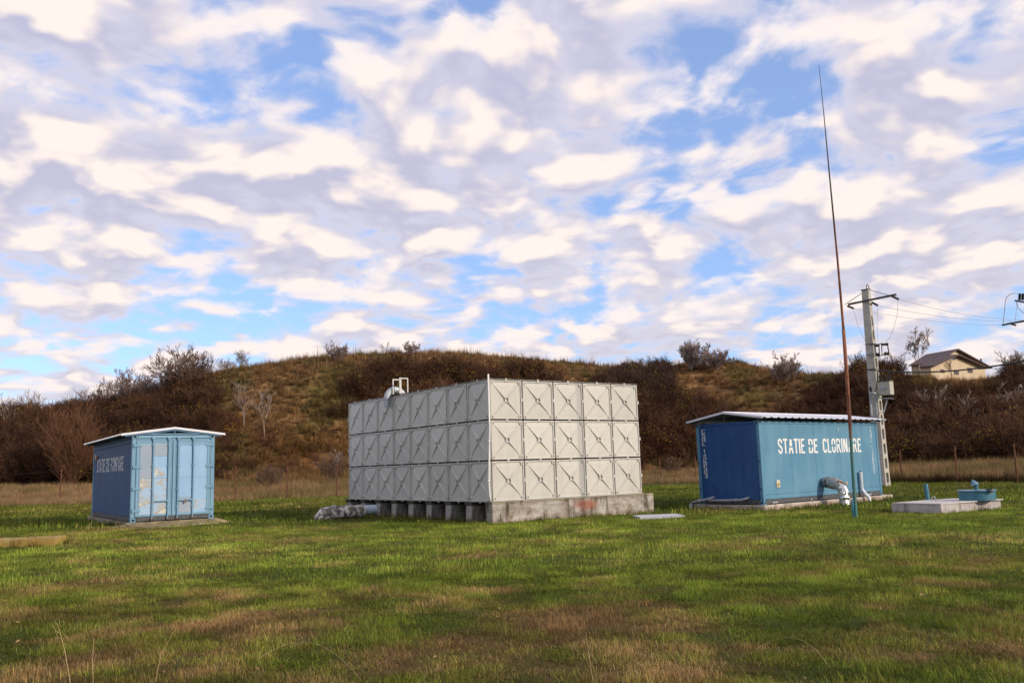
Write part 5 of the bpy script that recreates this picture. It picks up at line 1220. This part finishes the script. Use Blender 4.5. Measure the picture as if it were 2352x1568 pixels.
def pw(p):   # world -> pole local
    dx_, dy_ = p[0]-PX, p[1]-PY; return np.array([dx_*math.cos(pyaw)+dy_*math.sin(pyaw), -dx_*math.sin(pyaw)+dy_*math.cos(pyaw), p[2]])
def P5(a, b_, dep): return pw(at(*c5p(a, b_), dep))
g_ = MB(); aL = P5(465, 403, 46.35); aR = P5(962, 300, 43.95)
sh_ = np.array([0, -.26, 0]); g_.bar(aL+sh_*.9, aR+sh_*.9, .07, .10); g_.build('crossarm', M_DKSTEEL, po)
g_ = MB(); g_.tube([P5(652, 275, 45.1), P5(472, 398, 46.2)], .02, 6); g_.tube([P5(745, 248, 45.2), P5(930, 298, 44.1)], .02, 6); g_.build('arm_stay', M_GREYP, po)
g_ = MB(); c0 = np.array([0, 0, 10.0]); g_.tube([c0+[-.10, -.1, 0], c0+[-.11, -.1, .16], c0+[-.04, -.1, .27], c0+[.06, -.1, .27], c0+[.13, -.1, .16], c0+[.13, -.1, 0]], .022, 8); g_.box(-.16, -.2, 10.001, .16, .2, 10.04); g_.build('pole_cap', M_DKSTEEL, po)
def insul(p, q, r_=.05, parent=None, nrib=7, name='insulator', mat=None):
    p = np.array(p); q = np.array(q); pts = []; rs = []
    for i in range(nrib*2+1):
        pts.append(p+(q-p)*i/(nrib*2)); rs.append(r_ if i % 2 else r_*.62)
    return MB().tube(pts, rs, 9).build(name, mat or M_BLACK, parent)
tips = []
for a_, c2, d1_, d2_ in (((500, 412), (562, 437), 46.3, 46.7), ((757, 375), (815, 405), 45.1, 45.6), ((965, 308), (1035, 342), 43.95, 44.4)):
    insul(P5(*a_, d1_), P5(*c2, d2_), .062, po); tips.append(at(*c5p(*c2), d2_))
for z in (7.18, 6.63, 5.9): 
    g_ = MB(); w_ = .50-.25*z/10; d_ = .54-.18*z/10; g_.box(-w_/2-.012, -d_/2-.012, z-.02, w_/2+.012, d_/2+.012, z+.02); g_.build('steel_band', M_DKSTEEL, po)
g_ = MB(); g_.bar(P5(735, 822, 45.05), P5(925, 803, 44.5), .04); g_.bar(P5(735, 945, 45.05), P5(905, 925, 44.5), .04); g_.bar(P5(856, 800, 44.7), P5(862, 925, 44.7), .05, .03); g_.build('fuse_bracket', M_DKSTEEL, po)
fg = 'fuse holders on the concrete pole'
for (x0, y0, x1, y1, ww, lb_) in ((810, 828, 812, 920, 20, 'black and white fuse holder nearer the concrete pole'), (893, 815, 905, 912, 27, 'black and white fuse holder on the outer end of the bracket')):
    a_ = at(*c5p(x0, y0), 44.6); c2 = at(*c5p(x1, y1), 44.6); fr_ = empty('fuse_holder', c2, 0, lb_, 'fuse', fg); a_ = a_-c2
    hw = ww/3.1*.68/F*44.6*1.2
    insul(a_+[-hw, 0, 0], a_+[hw, 0, 0], .075, fr_, 3); insul([-hw*.6, 0, 0], [hw, 0, 0], .10, fr_, 2)
    g_ = MB(); g_.tube([a_+[hw*.8, 0, -.05], [hw*.9, 0, .05]], .028, 8); g_.build('fuse_tube', M_RUST, fr_)
# shelf, brace, conduit
g_ = MB(); g_.bar(P5(760, 1376, 45.0), P5(985, 1382, 44.6), .07, .05); g_.bar(P5(915, 1395, 44.75), P5(878, 1530, 44.95), .06, .05); g_.bar(P5(775, 1530, 45.), P5(885, 1530, 44.95), .05, .04); g_.build('shelf_bracket', M_GREYP, po)
g_ = MB(); g_.tube([P5(795, 1345, 44.95), P5(808, 1560, 44.95)], .035, 8); g_.tube([P5(735, 1345, 44.95), P5(752, 1560, 44.95)], .05, 8); g_.build('cable_conduit', M_GREYP, po)
g_ = MB(); g_.tube([P5(822, 1085, 45.0), P5(812, 1180, 44.9), P5(800, 1290, 44.9), P5(770, 1330, 44.9)], .022, 6); g_.build('loose_cable', M_BLACK, po)
tr = empty('transformer', at(*c5p(905, 1352), 44.75), pyaw, 'small beige pole mounted transformer box on the steel shelf', 'transformer')
g_ = MB(); g_.box(-.20, -.33, .02, .20, .33, .70, bev=.02); g_.build('tank', MAT('beige_transformer_paint', (.44, .42, .34), (.38, .37, .31), 6, .5, c3=(.25, .13, .07), t3=(.62, .72)), tr)
g_ = MB(); g_.box(-.23, -.36, .702, .23, .36, .735, bev=.008); g_.build('lid', M_DKSTEEL, tr)
g_ = MB(); g_.box(-.225, -.14, .28, -.202, .20, .42); g_.build('side_plate', M_GREYP, tr)
for y_ in (-.24, 0., .24): insul((0, y_, .736), (0, y_, 1.06), .065, tr, 5, 'bushing')
fl = empty('floodlight', at(*c5p(762, 1330), 44.8), pyaw, 'grey floodlight head clamped to the concrete pole', 'floodlight')
g_ = MB(); g_.box(-.16, -.16, -.05, .16, .10, .06, bev=.03); g_.build('lamp_head', M_GREYP, fl); g_ = MB(); g_.box(-.14, -.02, .16, -.02, .10, .34, bev=.02); g_.box(-.14, -.02, .065, -.05, .06, .155); g_.build('sensor_box', M_BLACK, fl)

# second pole, its shaft just outside the frame
P2X, P2Y = 33.1, 53.2
p2 = empty('utility_pole', (P2X, P2Y, 0), pyaw, 'power pole at the right edge, only its arm and arresters in view', 'utility pole')
def p2l(p):
    dx_, dy_ = p[0]-P2X, p[1]-P2Y; return np.array([dx_*math.cos(pyaw)+dy_*math.sin(pyaw), -dx_*math.sin(pyaw)+dy_*math.cos(pyaw), p[2]])
def Q5(a, b_, dep): return p2l(at(*c5p(a, b_), dep))
pole_shaft(12., 14).build('shaft', M_POLE, p2)
e1 = Q5(2180, 600, 55.2); e2 = Q5(2352, 570, 54.2); e3 = e1+(e2-e1)*3.6
g_ = MB(); g_.bar(e1, e3, .09, .11); g_.build('crossarm', M_DKSTEEL, p2)
insul(Q5(2122, 612, 55.1), Q5(2178, 602, 55.2), .06, p2, 6); insul(Q5(2215, 600, 54.8), Q5(2268, 615, 54.4), .06, p2, 6)
u1 = Q5(2262, 356, 54.8); u2 = Q5(2352, 372, 54.2); g_ = MB(); g_.bar(u1, u1+(u2-u1)*3., .12, .10); g_.build('arrester_beam', M_DKSTEEL, p2)
for a_ in (2305, 2338, 2385): insul(Q5(a_, 350, 54.5), Q5(a_+4, 282, 54.5), .10, p2, 5, 'arrester')
g_ = MB(); g_.tube([Q5(2292, 284, 54.5), Q5(2250, 278, 54.5), Q5(2205, 290, 54.6), Q5(2170, 320, 54.7), Q5(2158, 348, 54.8), Q5(2145, 480, 54.9), Q5(2132, 600, 55.1)], .02, 6)
g_.tube([Q5(2272, 370, 54.6), Q5(2283, 425, 54.6), Q5(2352, 490, 54.4), Q5(2420, 530, 54.3)], .02, 6); g_.tube([Q5(2290, 385, 54.6), Q5(2268, 480, 54.6), Q5(2262, 570, 54.6)], .013, 6); g_.build('jumper_lead', M_WIRE, p2)

def cable(name, a_, c2, sag, r_, mat, label, grp=None, n_=14):
    a_ = np.array(a_); c2 = np.array(c2); g_ = MB(); g_.tube([a_+(c2-a_)*t-np.array([0, 0, 4*sag*t*(1-t)]) for t in np.linspace(0, 1, n_)], r_, 6)
    o = g_.build(name, mat); tag(o, label, 'cable', grp)
WG = 'bare power wires between the two poles'
cable('power_wire', tips[2], at(*c5p(2560, 560), 53.5), .32, .011, M_WIRE, 'topmost of the three bare wires leaving the concrete pole', WG)
cable('power_wire', tips[1], at(*c5p(2225, 571), 54.8), .22, .011, M_WIRE, 'middle of the three bare wires leaving the concrete pole', WG)
cable('power_wire', tips[0], at(*c5p(2112, 612), 55.1), .22, .011, M_WIRE, 'lowest of the three bare wires leaving the concrete pole', WG)
cable('black_cable', at(*c5p(700, 1079), 45.1), at(*c5p(2600, 935), 36.), .35, .034, M_BLACK, 'thick black cable from the concrete pole past the house roof')
def lead(pts, deps, label):
    g_ = MB(); g_.tube([at(*c5p(*p), d) for p, d in zip(pts, deps)], .010, 5); o = g_.build('drop_wire', M_WIRE); tag(o, label, 'wire', 'drop wires from insulators to fuses')
lead([(562, 440), (600, 590), (640, 690), (676, 760), (700, 800)], [46.7, 46.4, 46., 45.8, 45.7], 'drop wire hanging left of the concrete pole')
lead([(815, 408), (812, 600), (813, 720), (822, 765), (812, 815)], [45.6, 45.2, 45, 44.8, 44.6], 'straight drop wire just right of the concrete pole')
lead([(1028, 350), (1022, 500), (985, 640), (945, 745), (912, 770), (908, 808)], [44.4, 44.4, 44.4, 44.5, 44.6, 44.6], 'curved drop wire farthest right of the concrete pole')

# ------------------------------------------------------------------ house beyond the crest
HYAW = R(37.5); hO = np.array([54.8, 116.0, 0]); HE = np.array([math.cos(HYAW), math.sin(HYAW), 0]); HN = np.array([-math.sin(HYAW), math.cos(HYAW), 0])
hs_ = empty('house', (*hO[:2], 10.5), HYAW, 'cream walled house with dark roof beyond the crest of the hill', 'house')
def H7(a, b_, yv):   # point of the house's local plane y = yv seen at that crop position
    d = ray((3050+a/5.793)*.680556, (1100+b_/5.793)*.680556); o = np.array([0, 0, EYE])-hO; cy = o@HN; dy_ = d@HN; t = (yv-cy)/dy_; p = o+d*t
    return np.array([p@HE, p@HN, p[2]-10.5])
M_CREAM = MAT('cream_render', (.50, .40, .27), (.56, .45, .31), 1.2, .85); M_TILE = MAT('brown_roof_tile', (.055, .034, .036), (.085, .052, .050), 2., .75, bump=.4, bscale=6, stretch=(1, 1, 3)); M_SOFFIT = MAT('grey_soffit', (.16, .15, .15), rough=.8)
rf = H7(1020, 445, 0); le = H7(580, 710, 0); re = H7(1690, 812, 0)
Zr, Ze = rf[2], (le[2]+re[2])/2
def slope(a_, c2, d, e, name='roof', th=.14):   # a,c lower/upper front ; d,e lower/upper back
    V = [a_, c2, e, d]; V = [np.array(q) for q in V]; W = [q-np.array([0, 0, th]) for q in V]
    return MB().add(V+W, [(0, 3, 2, 1), (4, 5, 6, 7), (0, 1, 5, 4), (1, 2, 6, 5), (2, 3, 7, 6), (3, 0, 4, 7)]).build(name, M_TILE, hs_)
ridge_b = rf+np.array([0, 4.2, -.25]); leb = np.array([le[0], le[1]+3.4, le[2]])
slope(le+[0, -.35, 0], rf+[0, -.35, 0], leb, ridge_b); slope(re+[0, -.35, 0], rf+[0, -.35, 0.001], re+[0, 6.5, 0], ridge_b)
w = MB(); y0 = .15
w.add([(le[0]+.5, y0, -1.5), (re[0]-1.2, y0, -1.5), (re[0]-1.2, y0, re[2]+.05), (rf[0], y0, rf[2]-.3), (le[0]+.5, y0, le[2]-.05),
       (le[0]+.5, 3.3, -1.5), (re[0]-1.2, 6., -1.5), (re[0]-1.2, 6., re[2]+.05), (rf[0], 4.1, rf[2]-.55), (le[0]+.5, 3.3, le[2]-.05)],
      [(0, 1, 2, 3, 4), (9, 8, 7, 6, 5), (0, 4, 9, 5), (1, 6, 7, 2), (0, 5, 6, 1)]); w.build('wall', M_CREAM, hs_)
pf = H7(1085, 548, -2.2); pl_ = H7(600, 772, -2.2); pr2 = H7(1685, 815, -2.2)
slope(pl_, pf, pl_+[0, 2.3, .1], pf+[0, 2.3, .1], 'porch_roof'); slope(pr2, pf+[0, 0, .001], pr2+[0, 2.3, .1], pf+[0, 2.3, .1], 'porch_roof')
w = MB(); w.add([(pl_[0]+.4, -1.5, -1.5), (pr2[0]-1.9, -1.5, -1.5), (pr2[0]-1.9, -1.5, pr2[2]+.35), (pf[0], -1.5, pf[2]-.3), (pl_[0]+.4, -1.5, pl_[2]+.05), (pl_[0]+.4, .1, -1.5), (pr2[0]-1.9, .1, -1.5), (pr2[0]-1.9, .1, pr2[2]+.35), (pf[0], .1, pf[2]-.3), (pl_[0]+.4, .1, pl_[2]+.05)],
           [(0, 1, 2, 3, 4), (0, 4, 9, 5), (1, 6, 7, 2)]); w.build('porch_wall', M_CREAM, hs_)
M_GLASS = MAT('window_glass', (.03, .035, .04), rough=.08, spec=.8); M_FRAME = MAT('brown_window_frame', (.14, .07, .045), rough=.6)
for (a0, b0, a1, b1) in ((1252, 820, 1335, 910), (985, 860, 1065, 945), (720, 850, 790, 910)):
    p = H7(a0, b1, -1.5); q = H7(a1, b0, -1.5)
    f_ = MB(); f_.box(p[0], -1.56, p[2], q[0], -1.502, p[2]+.07); f_.box(p[0], -1.56, q[2]-.07, q[0], -1.502, q[2]); f_.box(p[0], -1.56, p[2]+.07, p[0]+.07, -1.502, q[2]-.07); f_.box(q[0]-.07, -1.56, p[2]+.07, q[0], -1.502, q[2]-.07)
    m_ = (p[0]+q[0])/2; f_.box(m_-.04, -1.56, p[2]+.07, m_+.04, -1.502, q[2]-.07); zz_ = q[2]-(q[2]-p[2])*.35; f_.box(p[0]+.07, -1.55, zz_-.03, m_-.04, -1.504, zz_+.03); f_.box(m_+.04, -1.55, zz_-.03, q[0]-.07, -1.504, zz_+.03); fo = f_.build('window', M_FRAME, hs_)
    g_ = MB(); g_.box(p[0]+.06, -1.53, p[2]+.06, q[0]-.06, -1.51, q[2]-.06); g_.build('pane', M_GLASS, fo)
p = H7(945, 660, -1.5); q = H7(1000, 615, -1.5); g_ = MB(); g_.box(p[0], -1.53, p[2], q[0], -1.502, q[2]); g_.build('attic_window', M_GLASS, hs_)
p = H7(705, 690, .15); q = H7(765, 645, .15); g_ = MB(); g_.box(p[0], .10, p[2], q[0], .145, q[2]); g_.build('attic_window', M_GLASS, hs_)
p = H7(1517, 720, 1.0); g_ = MB(); g_.box(p[0]-.1, .9, p[2]-.8, p[0]+.1, 1.1, p[2]+.6); g_.build('chimney', M_FRAME, hs_)

# ------------------------------------------------------------------ small things in the foreground turf
M_STRAW = MAT('dry_straw', (.42, .30, .15), (.34, .22, .10), 10, .8)
for (pts_, r0_, lb_) in (([(165, 1568), (150, 1500), (135, 1440), (125, 1425)], .0035, 'tall pale dry stalk at the lower left, leaning left'), ([(215, 1568), (212, 1510), (216, 1465)], .003, 'short upright dry stalk right of the tall leaning one'),
                      ([(355, 1560), (370, 1500), (405, 1440)], .003, 'dry forked stalk leaning right in the lower left'), ([(1365, 1568), (1352, 1500), (1345, 1450)], .0025, 'thin dry stalk at the bottom edge near the centre')):
    y0 = gp(pts_[0][0], pts_[0][1]-0)[1]; g_ = MB(); W_ = [at(X, Y, y0+.02*i) for i, (X, Y) in enumerate(pts_)]; W_[0][2] -= .05
    g_.tube(W_, [r0_*(1-.2*i) for i in range(len(W_))], 5)
    mid_ = W_[len(W_)//2]
    for k in range(3): e_ = mid_+np.array([(rnd.random()-.5)*.08, (rnd.random()-.5)*.05, .05+.05*rnd.random()]); g_.tube([mid_-[0, 0, .04*k], e_-[0, 0, .04*k]], r0_*.5, 4)
    tag(g_.build('dry_stalk', M_STRAW), lb_, 'stalk', 'dry stalks in the foreground')
def arch(a_, m_, c2, lb_):
    g_ = MB(); A0, B0, C0 = gp(*a_), gp(*m_), gp(*c2); pts_ = []
    for t in np.linspace(0, 1, 12): p = A0*(1-t)**2+2*t*(1-t)*B0+C0*t*t; p[2] = .02+.16*4*t*(1-t)*.6; pts_.append(p)
    g_.tube(pts_, .0015, 5); tag(g_.build('arching_stem', M_STRAW), lb_, 'stem', 'arching dry stems')
arch((590, 1520), (720, 1480), (830, 1568), 'dry arching stem near the bottom, left of centre'); arch((1735, 1497), (1840, 1490), (1900, 1530), 'dry arching stem near the bottom right')
for o_ in sc.objects:
    if 'category' in o_ and 'kind' not in o_: o_['kind'] = 'thing'
